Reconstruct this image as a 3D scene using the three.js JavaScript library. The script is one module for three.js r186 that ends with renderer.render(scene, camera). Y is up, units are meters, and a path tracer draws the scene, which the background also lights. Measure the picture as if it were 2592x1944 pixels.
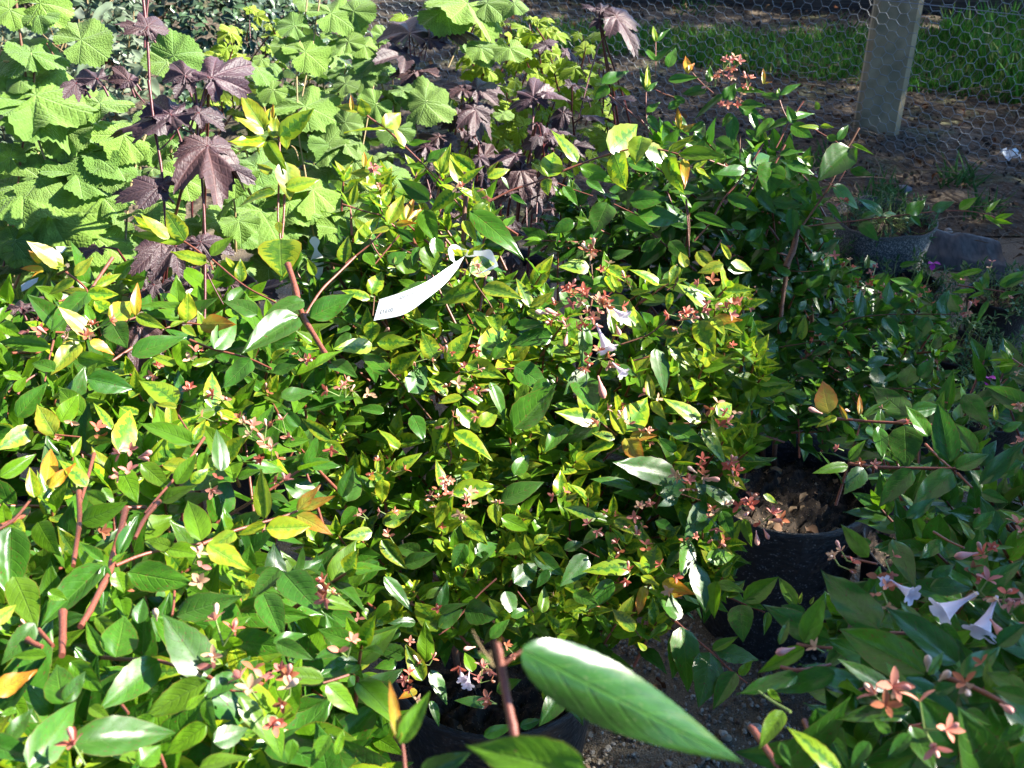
import * as THREE from 'three';
import { Sky } from 'three/addons/objects/Sky.js';
import { createNoise2D, createNoise3D } from 'simplex-noise';

// ------------------------------------------------------------------ camera, sky, sun, exposure
const scene = new THREE.Scene();
const PITCH = -32 * Math.PI / 180, EYE = new THREE.Vector3(0, 1.25, 0);
const camera = new THREE.PerspectiveCamera(38, 4 / 3, 0.03, 150);
camera.position.copy(EYE);
camera.rotation.x = PITCH;
camera.focus = 1.05;
camera.userData.fStop = 26;
const SUN = new THREE.Vector3(0.80, 0.62, -0.12).normalize();
const sky = new Sky();
sky.scale.setScalar(100);
Object.assign(sky.material.uniforms.turbidity, { value: 4.5 });
sky.material.uniforms.rayleigh.value = 0.7;
sky.material.uniforms.mieCoefficient.value = 0.004;
sky.material.uniforms.mieDirectionalG.value = 0.8;
sky.material.uniforms.sunPosition.value.copy(SUN);
sky.name = 'sky'; sky.userData.kind = 'structure';
scene.add(sky);
scene.environmentIntensity = 0.145;
const sun = new THREE.DirectionalLight(new THREE.Color(1, 0.94, 0.80), 5.0);
sun.position.copy(SUN).multiplyScalar(20);
sun.target.position.set(0, 0.5, -1.5);
sun.position.add(sun.target.position);
sun.castShadow = true;
sun.shadow.mapSize.set(4096, 4096);
Object.assign(sun.shadow.camera, { left: -7, right: 7, top: 7, bottom: -7, near: 1, far: 45 });
sun.shadow.radius = 1;
scene.add(sun, sun.target);
const renderer = new THREE.WebGLRenderer({ antialias: true });
renderer.toneMapping = THREE.LinearToneMapping;
renderer.toneMappingExposure = 4.3;
renderer.shadowMap.enabled = true;
renderer.setSize(1024, 768);

// ------------------------------------------------------------------ helpers
let seedState = 12345;
const seed = (s) => { seedState = s >>> 0; };
function rnd() { seedState = (seedState + 0x6D2B79F5) >>> 0; let t = seedState; t = Math.imul(t ^ (t >>> 15), t | 1); t ^= t + Math.imul(t ^ (t >>> 7), t | 61); return ((t ^ (t >>> 14)) >>> 0) / 4294967296; }
const rr = (a, b) => a + (b - a) * rnd();
const pick = (a) => a[Math.floor(rnd() * a.length) % a.length];
const V = (x, y, z) => new THREE.Vector3(x, y, z);
const UP = V(0, 1, 0);
const rvec = () => V(rr(-1, 1), rr(-1, 1), rr(-1, 1));
const clamp = THREE.MathUtils.clamp, lerp = THREE.MathUtils.lerp, smooth = THREE.MathUtils.smoothstep;
const n2 = createNoise2D(() => { seedState = (seedState + 7) >>> 0; return rnd(); });
const n3 = createNoise3D(() => { seedState = (seedState + 7) >>> 0; return rnd(); });
const fbm = (x, y, o = 4) => { let s = 0, a = 0.5; for (let i = 0; i < o; i++) { s += a * n2(x, y); x *= 2.03; y *= 2.03; a *= 0.5; } return s; };
// a line of sight of the photograph's frame (2592 x 1944) and the point at a distance along it
const FOC = 972 / Math.tan(19 * Math.PI / 180), CP = Math.cos(PITCH), SP = Math.sin(PITCH);
function ray(sx, sy) { const x = (sx - 1296) / FOC, y = -(sy - 972) / FOC; return V(x, y * CP + SP, y * SP - CP).normalize(); }
const at = (sx, sy, d) => ray(sx, sy).multiplyScalar(d).add(EYE);
function onGround(sx, sy, h = 0) { const r = ray(sx, sy); return EYE.clone().addScaledVector(r, (h - EYE.y) / r.y); }
function project(p) { const x = p.x, y = p.y - EYE.y, z = p.z; const cy = y * CP + z * SP, cz = -y * SP + z * CP; return [1296 + FOC * x / -cz, 972 - FOC * cy / -cz, -cz]; }
const names = {};
function numbered(n) { const k = names[n] = (names[n] ?? -1) + 1; return k ? `${n}_${String(k).padStart(3, '0')}` : n; }
function tag(o, label, category, group, kind) { if (label) o.userData.label = label; if (category) o.userData.category = category; if (group) o.userData.group = group; if (kind) o.userData.kind = kind; return o; }
function thing(name, label, category, pos, group) { const g = new THREE.Group(); g.name = numbered(name); g.position.copy(pos); tag(g, label, category, group); scene.add(g); return g; }
function part(name, geo, mat, parent) { const m = new THREE.Mesh(geo, mat); m.name = name; m.castShadow = m.receiveShadow = true; parent.add(m); return m; }
function ground(name, geo, mat) { const m = part(name, geo, mat, scene); m.userData.kind = 'structure'; return m; }

// joins pieces {geo, matrix, mat} into one geometry with a group per material
function joined(pieces, origin) {
  const by = new Map();
  for (const p of pieces) { if (!by.has(p.mat)) by.set(p.mat, []); by.get(p.mat).push(p); }
  let nv = 0, ni = 0;
  for (const p of pieces) { nv += p.geo.attributes.position.count; ni += p.geo.index.count; }
  const pos = new Float32Array(nv * 3), nor = new Float32Array(nv * 3), uv = new Float32Array(nv * 2), idx = new Uint32Array(ni);
  const g = new THREE.BufferGeometry(), mats = []; let v0 = 0, i0 = 0; const nm = new THREE.Matrix3(), a = V(), b = V();
  for (const [mat, list] of by) {
    const start = i0;
    for (const p of list) {
      const P = p.geo.attributes.position, N = p.geo.attributes.normal, T = p.geo.attributes.uv, I = p.geo.index;
      if (p.matrix) nm.getNormalMatrix(p.matrix);
      for (let i = 0; i < P.count; i++) {
        a.fromBufferAttribute(P, i); b.fromBufferAttribute(N, i);
        if (p.matrix) { a.applyMatrix4(p.matrix); b.applyMatrix3(nm).normalize(); }
        if (origin) a.sub(origin);
        a.toArray(pos, (v0 + i) * 3); b.toArray(nor, (v0 + i) * 3);
        if (T) { uv[(v0 + i) * 2] = T.getX(i); uv[(v0 + i) * 2 + 1] = T.getY(i); }
      }
      for (let i = 0; i < I.count; i++) idx[i0 + i] = I.getX(i) + v0;
      v0 += P.count; i0 += I.count;
    }
    g.addGroup(start, i0 - start, mats.length); mats.push(mat);
  }
  g.setAttribute('position', new THREE.BufferAttribute(pos, 3)); g.setAttribute('normal', new THREE.BufferAttribute(nor, 3)); g.setAttribute('uv', new THREE.BufferAttribute(uv, 2));
  g.setIndex(new THREE.BufferAttribute(idx, 1));
  return { geo: g, mats: mats.length === 1 ? mats[0] : mats };
}
// a tapering tube through points
function tube(points, r0, r1, sides = 6, seg = 0) {
  const curve = new THREE.CatmullRomCurve3(points), n = seg || Math.max(2, (points.length - 1) * 4), pos = [], nor = [], uv = [], idx = [];
  let ref = Math.abs(curve.getTangent(0).y) > 0.9 ? V(1, 0, 0) : UP.clone();
  for (let j = 0; j <= n; j++) {
    const t = j / n, c = curve.getPoint(t), tg = curve.getTangent(t), x = V().crossVectors(ref, tg).normalize(), y = V().crossVectors(tg, x); ref = y.clone();
    const node = r0 > 0.0009 && n > 6 && j % 5 === 0 ? 1.18 : 1;
    for (let i = 0; i <= sides; i++) {
      const a = i / sides * Math.PI * 2, d = x.clone().multiplyScalar(Math.cos(a)).addScaledVector(y, Math.sin(a)), r = lerp(r0, r1, t) * node;
      pos.push(c.x + d.x * r, c.y + d.y * r, c.z + d.z * r); nor.push(d.x, d.y, d.z); uv.push(i / sides, t * n / 3);
      if (j < n && i < sides) { const k = j * (sides + 1) + i; idx.push(k, k + 1, k + sides + 1, k + 1, k + sides + 2, k + sides + 1); }
    }
  }
  for (const [j, t] of [[0, 0], [n, 1]]) {  // closed ends
    const c = curve.getPoint(t), tg = curve.getTangent(t).multiplyScalar(t ? 1 : -1), k0 = pos.length / 3;
    pos.push(c.x, c.y, c.z); nor.push(tg.x, tg.y, tg.z); uv.push(0, 0);
    for (let i = 0; i <= sides; i++) { const q = (j * (sides + 1) + i) * 3; pos.push(pos[q], pos[q + 1], pos[q + 2]); nor.push(tg.x, tg.y, tg.z); uv.push(0, 0); if (i < sides) t ? idx.push(k0, k0 + 1 + i, k0 + 2 + i) : idx.push(k0, k0 + 2 + i, k0 + 1 + i); }
  }
  return bufGeo(pos, idx, uv, nor);
}
function bufGeo(pos, idx, uv, nor) {
  const g = new THREE.BufferGeometry();
  g.setAttribute('position', new THREE.Float32BufferAttribute(pos, 3));
  if (uv) g.setAttribute('uv', new THREE.Float32BufferAttribute(uv, 2));
  g.setIndex(idx);
  if (nor) g.setAttribute('normal', new THREE.Float32BufferAttribute(nor, 3)); else g.computeVertexNormals();
  return g;
}

// ------------------------------------------------------------------ textures
function texture(w, h, fn, srgb = true, repeat = false) {
  const d = new Uint8Array(w * h * 4), enc = (c) => { c = clamp(c, 0, 1); return Math.round(255 * (srgb ? (c <= 0.0031308 ? c * 12.92 : 1.055 * Math.pow(c, 1 / 2.4) - 0.055) : c)); };
  for (let j = 0; j < h; j++) for (let i = 0; i < w; i++) { const c = fn((i + 0.5) / w, (j + 0.5) / h), k = (j * w + i) * 4; d[k] = enc(c[0]); d[k + 1] = enc(c[1]); d[k + 2] = enc(c[2]); d[k + 3] = 255; }
  const t = new THREE.DataTexture(d, w, h, THREE.RGBAFormat);
  t.magFilter = THREE.LinearFilter; t.minFilter = THREE.LinearMipmapLinearFilter; t.generateMipmaps = true;
  if (repeat) t.wrapS = t.wrapT = THREE.RepeatWrapping;
  if (srgb) t.colorSpace = THREE.SRGBColorSpace;
  t.needsUpdate = true;
  return t;
}
const mix3 = (a, b, t) => [lerp(a[0], b[0], t), lerp(a[1], b[1], t), lerp(a[2], b[2], t)];
const mul3 = (a, k) => [a[0] * k, a[1] * k, a[2] * k];
// secondary veins of a narrow leaf: u across (-1..1), t along
const veinAt = (u, t) => { const a = Math.abs(u), q = ((t - 0.16 * a - 0.10 * a * a) * 7.5) % 1, d = Math.min(Math.abs(q), Math.abs(1 - q)); return Math.max(Math.exp(-((a / 0.045) ** 2)), 0.75 * Math.exp(-((d / 0.075) ** 2)) * (1 - a * 0.75) * (t > 0.06 && t < 0.93 ? 1 : 0)); };
const LEAFC = {
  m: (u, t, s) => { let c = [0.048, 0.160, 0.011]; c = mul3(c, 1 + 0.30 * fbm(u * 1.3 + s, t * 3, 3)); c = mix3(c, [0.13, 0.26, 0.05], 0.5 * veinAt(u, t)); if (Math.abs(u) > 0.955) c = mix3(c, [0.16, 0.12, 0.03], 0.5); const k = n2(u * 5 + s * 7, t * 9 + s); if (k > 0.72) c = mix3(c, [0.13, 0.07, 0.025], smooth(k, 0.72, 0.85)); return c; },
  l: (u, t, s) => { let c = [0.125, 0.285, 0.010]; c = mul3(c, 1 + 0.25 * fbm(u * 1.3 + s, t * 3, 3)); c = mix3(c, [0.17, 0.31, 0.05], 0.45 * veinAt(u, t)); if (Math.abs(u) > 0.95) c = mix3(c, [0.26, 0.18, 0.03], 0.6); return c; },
  v: (u, t, s) => {
    const a = Math.abs(u), e = 0.42 + 0.16 * Math.sin(s * 2.1) + 0.55 * fbm(t * 6.5 + (u > 0 ? 9 : 0) + s * 3, s, 3) - 0.25 * Math.max(0, t - 0.55) * 2, g = smooth(a + 0.12 * fbm(u * 9 + s, t * 16, 2), e - 0.05, e + 0.09);
    let c = mix3([0.070, 0.20, 0.014], [0.115, 0.27, 0.014], smooth(fbm(u * 2 + s, t * 5, 3), -0.1, 0.2)); c = mix3(c, [0.28, 0.40, 0.014], g); c = mix3(c, [0.22, 0.32, 0.07], 0.3 * veinAt(u, t));
    if (a > 0.93) c = mix3(c, [0.42, 0.20, 0.02], 0.55 * smooth(a, 0.93, 0.99)); return c;
  },
  y: (u, t, s) => {
    const a = Math.abs(u), e = 0.22 + 0.35 * fbm(t * 6 + (u > 0 ? 9 : 0) + s * 3, s, 3) - 0.3 * Math.max(0, t - 0.5), g = smooth(a, e - 0.1, e + 0.15);
    let c = mix3([0.16, 0.32, 0.016], [0.31, 0.42, 0.020], g); c = mul3(c, 1 + 0.2 * fbm(u * 2, t * 4 + s, 3)); c = mix3(c, [0.48, 0.50, 0.14], 0.35 * veinAt(u, t));
    c = mix3(c, [0.52, 0.19, 0.02], 0.55 * smooth(a + Math.max(0, t - 0.8) * 0.8, 0.86, 1.02)); return c;
  },
  o: (u, t, s) => {
    const a = Math.abs(u); let c = mix3([0.42, 0.36, 0.03], [0.55, 0.22, 0.02], smooth(t * 0.8 + a * 0.35 + 0.35 * fbm(u * 1.5 + s, t * 3, 3), 0.25, 0.85));
    c = mix3(c, [0.6, 0.45, 0.12], 0.3 * veinAt(u, t)); c = mix3(c, [0.5, 0.10, 0.02], 0.6 * smooth(a, 0.85, 1)); return c;
  },
};
const leafTex = {}; let ts = 1;
for (const k of Object.keys(LEAFC)) leafTex[k] = (k === 'v' || k === 'y' ? [0, 1, 2, 3] : [0, 1]).map(() => { ts += 3.7; return texture(128, 256, (i, j) => LEAFC[k](i * 2 - 1, j, ts)); });
const coatTex = texture(128, 256, (i, j) => { const h = clamp(1 - 0.55 * veinAt(i * 2 - 1, j) - 0.55 * Math.max(0, fbm(i * 5, j * 9, 4)) - 0.25 * n2(i * 30, j * 60), 0.12, 1); return [h, h, h]; }, false);
const leafBump = texture(128, 256, (i, j) => { const h = 0.75 - 0.55 * veinAt(i * 2 - 1, j) + 0.12 * fbm(i * 14, j * 22, 3); return [h, h, h]; }, false);

// lobed leaves: main veins run from the stalk (0, 0) to the lobes
const LOBES = {
  r: { lobes: [[0, 1.0, 58], [66, 0.97, 54], [-66, 0.97, 54], [128, 0.86, 50], [-128, 0.86, 50]], deep: 0.21, pw: 3, teeth: 0.032, nt: 36, col: [0.140, 0.250, 0.036], vein: [0.23, 0.38, 0.10] },
  k: { lobes: [[0, 1.0, 38], [58, 0.85, 40], [-58, 0.85, 40], [112, 0.55, 40], [-112, 0.55, 40]], deep: 0.55, pw: 1.25, teeth: 0.05, nt: 34, col: [0.25, 0.36, 0.015], vein: [0.34, 0.45, 0.05] },
  p: { lobes: [[0, 1.0, 40], [52, 0.82, 40], [-52, 0.82, 40], [108, 0.52, 46], [-108, 0.52, 46]], deep: 0.50, pw: 1.15, teeth: 0.05, nt: 36, col: [0.052, 0.024, 0.030], vein: [0.13, 0.06, 0.062] },
};
function lobeR(L, deg) { let r = 0.34; for (const [a, R, w] of L.lobes) { const d = Math.abs(((deg - a + 540) % 360) - 180) / w; if (d < 1.6) r = Math.max(r, R * (1 - L.deep * Math.pow(d, L.pw))); } return r; }
function lobeVein(L, x, y) {  // 0..1 nearness to a vein
  let best = 0; const th = Math.atan2(x, y) * 180 / Math.PI, rho = Math.hypot(x, y);
  for (const [a, R, w] of L.lobes) {
    const d = Math.abs(((th - a + 540) % 360) - 180); if (d > w * 0.95) continue;
    const s = rho * Math.cos(d * Math.PI / 180), q = rho * Math.sin(d * Math.PI / 180);
    best = Math.max(best, s < R ? Math.exp(-((q / 0.020) ** 2)) : 0);
    const c = (((s - q * 0.9) * 7.5) % 1 + 1) % 1, e = Math.min(c, 1 - c); best = Math.max(best, 0.6 * Math.exp(-((e / 0.10) ** 2)) * Math.max(0, 1 - q * 1.6));
  }
  return best;
}
const lobeTex = {}, lobeBump = {};
for (const k of Object.keys(LOBES)) {
  const L = LOBES[k];
  lobeTex[k] = texture(256, 256, (i, j) => { const x = i * 2.4 - 1.2, y = j * 2.4 - 1.2; let c = mul3(L.col, 1 + 0.30 * fbm(x * 2.1, y * 2.1, 4)); return mix3(c, L.vein, 0.55 * lobeVein(L, x, y)); });
  lobeBump[k] = texture(256, 256, (i, j) => { const x = i * 2.4 - 1.2, y = j * 2.4 - 1.2, h = 0.75 - 0.55 * lobeVein(L, x, y) + (k === 'r' ? 0.18 : 0.10) * n2(x * 13, y * 13) + 0.1 * n2(x * 27, y * 27); return [h, h, h]; }, false);
}

// ------------------------------------------------------------------ plant materials
const leafMats = {};
const phys = (o) => new THREE.MeshPhysicalMaterial({ side: THREE.DoubleSide, thickness: 0, ...o });
const TINTS = [[1, 1, 1], [0.78, 0.86, 0.92], [1.18, 1.10, 0.85], [0.92, 0.80, 1.1]];
for (const [k, tr, cr] of [['m', 0.40, 0.29], ['l', 0.50, 0.31], ['v', 0.42, 0.30], ['y', 0.48, 0.33], ['o', 0.48, 0.36]])
  leafMats[k] = TINTS.map((t, i) => phys({ name: `leaf ${k}`, map: leafTex[k][i % leafTex[k].length], color: new THREE.Color().setRGB(...t), roughness: 1, specularIntensity: 0.04, transmission: tr, clearcoat: 1, clearcoatMap: coatTex, clearcoatRoughness: cr, bumpMap: leafBump, bumpScale: 0.0006 }));
const nearTex = texture(256, 512, (i, j) => { const u = i * 2 - 1; let c = mul3([0.030, 0.098, 0.012], 1 + 0.3 * fbm(u * 2, j * 5, 4)); c = mix3(c, [0.09, 0.19, 0.04], 0.30 * veinAt(u, j)); const k = n2(u * 9, j * 22); if (k > 0.8) c = mix3(c, [0.2, 0.2, 0.1], 0.5); return c; });
const nearMat = phys({ name: 'near leaf', map: nearTex, clearcoatMap: coatTex, color: new THREE.Color().setRGB(1, 1, 1), roughness: 1, specularIntensity: 0.04, transmission: 0.25, clearcoat: 1, clearcoatRoughness: 0.2, bumpMap: leafBump, bumpScale: 0.0004 });
for (const [k, tr] of [['r', 0.36], ['k', 0.42], ['p', 0.12]])
  leafMats[k] = [[1, 1, 1], [0.82, 0.88, 0.9], [1.12, 1.08, 0.95], [0.95, 0.9, 1.05]].map((t) => phys({ name: `lobed leaf ${k}`, map: lobeTex[k], color: new THREE.Color().setRGB(...t), roughness: k === 'p' ? 0.55 : 0.8, specularIntensity: k === 'p' ? 0.9 : 0.4, transmission: tr, bumpMap: lobeBump[k], bumpScale: k === 'r' ? 0.0016 : 0.0010 }));
leafMats.s = [[0.045, 0.13, 0.03], [0.06, 0.16, 0.035], [0.035, 0.10, 0.03]].map((c) => phys({ name: 'small leaf', color: new THREE.Color().setRGB(...c), roughness: 0.9, specularIntensity: 0.4, transmission: 0.25, clearcoat: 0.6, clearcoatRoughness: 0.35 }));
leafMats.w = [[0.13, 0.17, 0.11], [0.10, 0.14, 0.085], [0.17, 0.20, 0.145]].map((c) => phys({ name: 'silver leaf', color: new THREE.Color().setRGB(...c), roughness: 0.9, specularIntensity: 0.3, transmission: 0.15 }));
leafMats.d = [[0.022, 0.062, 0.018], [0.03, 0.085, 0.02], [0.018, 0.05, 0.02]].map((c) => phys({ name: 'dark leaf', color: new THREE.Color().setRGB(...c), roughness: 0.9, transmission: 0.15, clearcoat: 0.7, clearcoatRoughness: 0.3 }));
const barkTex = (a, b, s) => texture(64, 128, (i, j) => mix3(a, b, clamp(0.5 + 0.9 * fbm(i * 4 + s, j * 9, 4), 0, 1)), true, true);
const stemMat = {
  red: new THREE.MeshPhysicalMaterial({ name: 'red stem', map: barkTex([0.13, 0.028, 0.018], [0.25, 0.075, 0.04], 1), roughness: 0.5, clearcoat: 0.3, clearcoatRoughness: 0.4 }),
  brown: new THREE.MeshStandardMaterial({ name: 'brown stem', map: barkTex([0.085, 0.03, 0.014], [0.19, 0.08, 0.035], 5), roughness: 0.65 }),
  maroon: new THREE.MeshPhysicalMaterial({ name: 'maroon stem', map: barkTex([0.075, 0.012, 0.015], [0.15, 0.03, 0.03], 8), roughness: 0.45, clearcoat: 0.3 }),
  tan: new THREE.MeshStandardMaterial({ name: 'tan stem', map: barkTex([0.20, 0.16, 0.06], [0.34, 0.22, 0.11], 12), roughness: 0.7 }),
  green: new THREE.MeshStandardMaterial({ name: 'green stalk', color: new THREE.Color().setRGB(0.17, 0.24, 0.06), roughness: 0.6 }),
  cut: new THREE.MeshStandardMaterial({ name: 'cut wood', color: new THREE.Color().setRGB(0.55, 0.48, 0.33), roughness: 0.8 }),
};
for (const k of ['red', 'brown', 'maroon', 'tan']) { stemMat[k].bumpMap = stemMat[k].map; stemMat[k].bumpScale = 0.0008; }
const sepalMats = [[0.58, 0.14, 0.09], [0.64, 0.25, 0.17], [0.54, 0.19, 0.16], [0.40, 0.13, 0.06], [0.58, 0.36, 0.22]].map((c) => phys({ name: 'sepal', color: new THREE.Color().setRGB(...c), roughness: 0.9, specularIntensity: 0.5, transmission: 0.3 }));
const budMats = [[0.66, 0.33, 0.27], [0.72, 0.50, 0.38], [0.62, 0.26, 0.22]].map((c) => phys({ name: 'bud', color: new THREE.Color().setRGB(...c), roughness: 0.6, transmission: 0.1 }));
const petalMat = phys({ name: 'petal', color: new THREE.Color().setRGB(0.80, 0.72, 0.82), roughness: 0.9, specularIntensity: 0.4, transmission: 0.35 });
const magentaMat = phys({ name: 'magenta petal', color: new THREE.Color().setRGB(0.42, 0.03, 0.36), roughness: 0.9, transmission: 0.3 });

// ------------------------------------------------------------------ leaf and flower shapes (unit length, tip towards +y, upper side +z)
const prof = (t) => Math.pow(t + 0.003, 0.54) * Math.pow(1 - t, 1.12) / 0.361;
function blade({ nx = 3, ny = 12, fold = 0.35, curl = 0.15, wave = 0.03, twist = 0, serr = 0.02, relief = 0.006, side = 0, dome = 0 }) {
  const pos = [], uv = [], idx = [], w = 2 * nx + 1;
  for (let j = 0; j <= ny; j++) for (let i = -nx; i <= nx; i++) {
    const t = j / ny, u = i / nx, tooth = Math.abs(u) === 1 && j > 1 && j < ny ? (j % 2 ? 1 + serr : 1 - serr) : 1, hw = 0.5 * prof(t) * tooth;
    let x = u * hw, y = t, z = fold * Math.abs(x) * (1 - 0.35 * Math.abs(u)) - dome * x * x - curl * t * t + wave * Math.sin(t * 9 + u * 2) * Math.abs(u) - relief * Math.cos(2 * Math.PI * (t - 0.16 * Math.abs(u)) * 7.5) * (nx > 2 && Math.abs(u) > 0.2 && Math.abs(u) < 0.9 ? 1 : 0);
    const a = twist * t, cx = x * Math.cos(a) + z * Math.sin(a), cz = -x * Math.sin(a) + z * Math.cos(a);
    pos.push(cx + side * t * t, y, cz); uv.push(u * 0.5 + 0.5, t);
    if (j < ny && i < nx) { const k = j * w + i + nx; idx.push(k, k + 1, k + w, k + 1, k + w + 1, k + w); }
  }
  return bufGeo(pos, idx, uv);
}
seed(7);
const abVar = Array.from({ length: 10 }, () => ({ fold: rr(0.05, 0.36), curl: rr(-0.06, 0.26), wave: rr(0, 0.05), twist: rr(-0.35, 0.35), serr: rr(0.01, 0.05), side: rr(-0.09, 0.09) }));
const SHAPES = { ab: abVar.map((o) => ({ hi: blade(o), lo: blade({ ...o, nx: 1, ny: 5, relief: 0 }) })) };
SHAPES.glossy = Array.from({ length: 5 }, () => { const o = { fold: rr(0.03, 0.16), curl: rr(0, 0.16), wave: rr(0, 0.012), twist: rr(-0.2, 0.2), serr: rr(0.01, 0.04), side: rr(-0.07, 0.07), relief: 0.003 }; return { hi: blade(o), lo: blade({ ...o, nx: 1, ny: 5, relief: 0 }) }; });
SHAPES.nearleaf = [{ hi: blade({ nx: 10, ny: 40, fold: -0.03, dome: 0.14, curl: 0.03, wave: 0.006, serr: 0.010, relief: 0.0004 }) }]; SHAPES.nearleaf[0].lo = SHAPES.nearleaf[0].hi;
SHAPES.narrow = [0, 1, 2].map((i) => { const g = blade({ nx: 1, ny: 3, fold: 0.3, curl: 0.1 + 0.1 * i, relief: 0, serr: 0, wave: 0 }); return { hi: g, lo: g }; });
SHAPES.oval = [0, 1, 2, 3].map((i) => { const o = { nx: 2, ny: 7, fold: 0.2 + 0.1 * i, curl: 0.05 + 0.08 * i, relief: 0, serr: 0, wave: 0.05 }, g = blade(o); return { hi: g, lo: blade({ ...o, nx: 1, ny: 4 }) }; });
function lobed(L, K, rings, { droop = 0.2, pleat = 0.07, cup = 0, lop = 0, ruffle = 0.04, ph = 0 }) {
  const pos = [0, 0, 0], uv = [0.5, 0.5], idx = [];
  for (let q = 1; q <= rings.length; q++) for (let i = 0; i <= K; i++) {
    const deg = -166 + 332 * i / K, th = deg * Math.PI / 180, R = lobeR(L, deg) * (1 + (q === rings.length ? L.teeth * (K > 40 ? (i % 2 ? 1 : -1) : 0) : 0)), r = R * rings[q - 1], x = r * Math.sin(th), y = r * Math.cos(th);
    let v = 0; for (const [a, , w] of L.lobes) { const d = Math.abs(((deg - a + 540) % 360) - 180); v = Math.max(v, Math.exp(-((d / (w * 0.42)) ** 2))); }
    const z = -pleat * v * r * 1.2 - droop * r * r + cup * r * r * Math.cos(th * 2) + lop * x * 0.5 + ruffle * Math.sin(th * 7 + ph) * rings[q - 1] ** 2 + 0.012 * Math.sin(x * 26 + ph) * Math.sin(y * 24);
    pos.push(x, y, z); uv.push(0.5 + x / 2.4, 0.5 + y / 2.4);
    if (i < K) { const b = (q - 1) * (K + 1) + 1 + i, a = b - (K + 1); if (q === 1) idx.push(0, b + 1, b); else idx.push(a, a + 1, b, a + 1, b + 1, b); }
  }
  return bufGeo(pos, idx, uv);
}
for (const k of ['r', 'k', 'p']) SHAPES[k] = Array.from({ length: 9 }, () => {
  const o = { droop: rr(0.05, k === 'p' ? 0.38 : 0.36), pleat: rr(0.05, 0.12), cup: rr(-0.25, 0.25), lop: rr(-0.5, 0.5), ruffle: rr(0.03, 0.10), ph: rr(0, 6) };
  return { hi: lobed(LOBES[k], 72, [0.3, 0.55, 0.78, 0.92, 1], o), lo: lobed(LOBES[k], 24, [0.5, 1], o) };
});
for (const k of ['r', 'k', 'p']) for (const s of SHAPES[k]) for (const g of [s.hi, s.lo]) {  // the upper side must face +z
  if (g.attributes.normal.getZ(0) < 0) { const I = g.index.array; for (let i = 0; i < I.length; i += 3) { const t = I[i]; I[i] = I[i + 1]; I[i + 1] = t; } g.computeVertexNormals(); }
}
// calyx: a few sepals spread from the end of a little ovary; size about 1 cm = 1
function petalPatch(dir, len, wid, pos, idx, uv, bend = 0.2, n = 4) {
  const x = V().crossVectors(dir, Math.abs(dir.y) > 0.9 ? V(1, 0, 0) : UP).normalize(), nn = V().crossVectors(x, dir).normalize(), k0 = pos.length / 3;
  for (let j = 0; j <= n; j++) for (const u of [-1, 0, 1]) { const t = j / n, w = wid * Math.pow(Math.sin(Math.PI * Math.min(0.97, 0.04 + 0.96 * Math.pow(t, 1.25))), 0.7), p = dir.clone().multiplyScalar(len * t).addScaledVector(x, u * w * 0.5).addScaledVector(nn, -bend * t * t * len + Math.abs(u) * w * 0.15); pos.push(p.x, p.y, p.z); uv.push(u * 0.5 + 0.5, t); }
  for (let j = 0; j < n; j++) for (let i = 0; i < 2; i++) { const k = k0 + j * 3 + i; idx.push(k, k + 1, k + 3, k + 1, k + 4, k + 3); }
}
seed(21);
const calyxGeo = [2, 3, 4, 5, 4].map((n) => { const pos = [], idx = [], uv = []; for (let i = 0; i < n; i++) { const a = i / n * 6.283 + rr(-0.3, 0.3), e = rr(0.35, 0.9); petalPatch(V(Math.cos(a) * Math.cos(e), Math.sin(e), Math.sin(a) * Math.cos(e)), rr(0.7, 1.05), rr(0.36, 0.50), pos, idx, uv, rr(0, 0.3)); } return bufGeo(pos, idx, uv); });
const lathe = (pts, n = 8) => new THREE.LatheGeometry(pts.map(([r, y]) => new THREE.Vector2(r, y)), n);
const budGeo = [lathe([[0.001, 0], [0.05, 0.05], [0.06, 0.3], [0.13, 0.6], [0.20, 0.9], [0.19, 1.1], [0.10, 1.25], [0.001, 1.3]]), lathe([[0.001, 0], [0.06, 0.05], [0.10, 0.25], [0.15, 0.5], [0.12, 0.7], [0.001, 0.82]])];
const trumpetGeo = (() => {
  const pos = [], idx = [], uv = [], N = 20, prof2 = [[0.07, 0], [0.08, 0.5], [0.14, 0.9], [0.26, 1.3], [0.36, 1.55], [0.56, 1.74], [0.74, 1.78]];
  prof2.forEach(([r, y], j) => { for (let i = 0; i <= N; i++) { const a = i / N * 6.283, lobe = j >= 5 ? 0.62 + 0.38 * Math.pow(Math.abs(Math.cos(a * 2.5)), 0.5) : 1; pos.push(r * lobe * Math.cos(a), y - (j >= 5 ? (1 - lobe) * 0.2 : 0), r * lobe * Math.sin(a)); uv.push(i / N, j / 6); if (j < prof2.length - 1 && i < N) { const k = j * (N + 1) + i; idx.push(k, k + N + 1, k + 1, k + 1, k + N + 1, k + N + 2); } } });
  return bufGeo(pos, idx, uv);
})();

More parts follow.
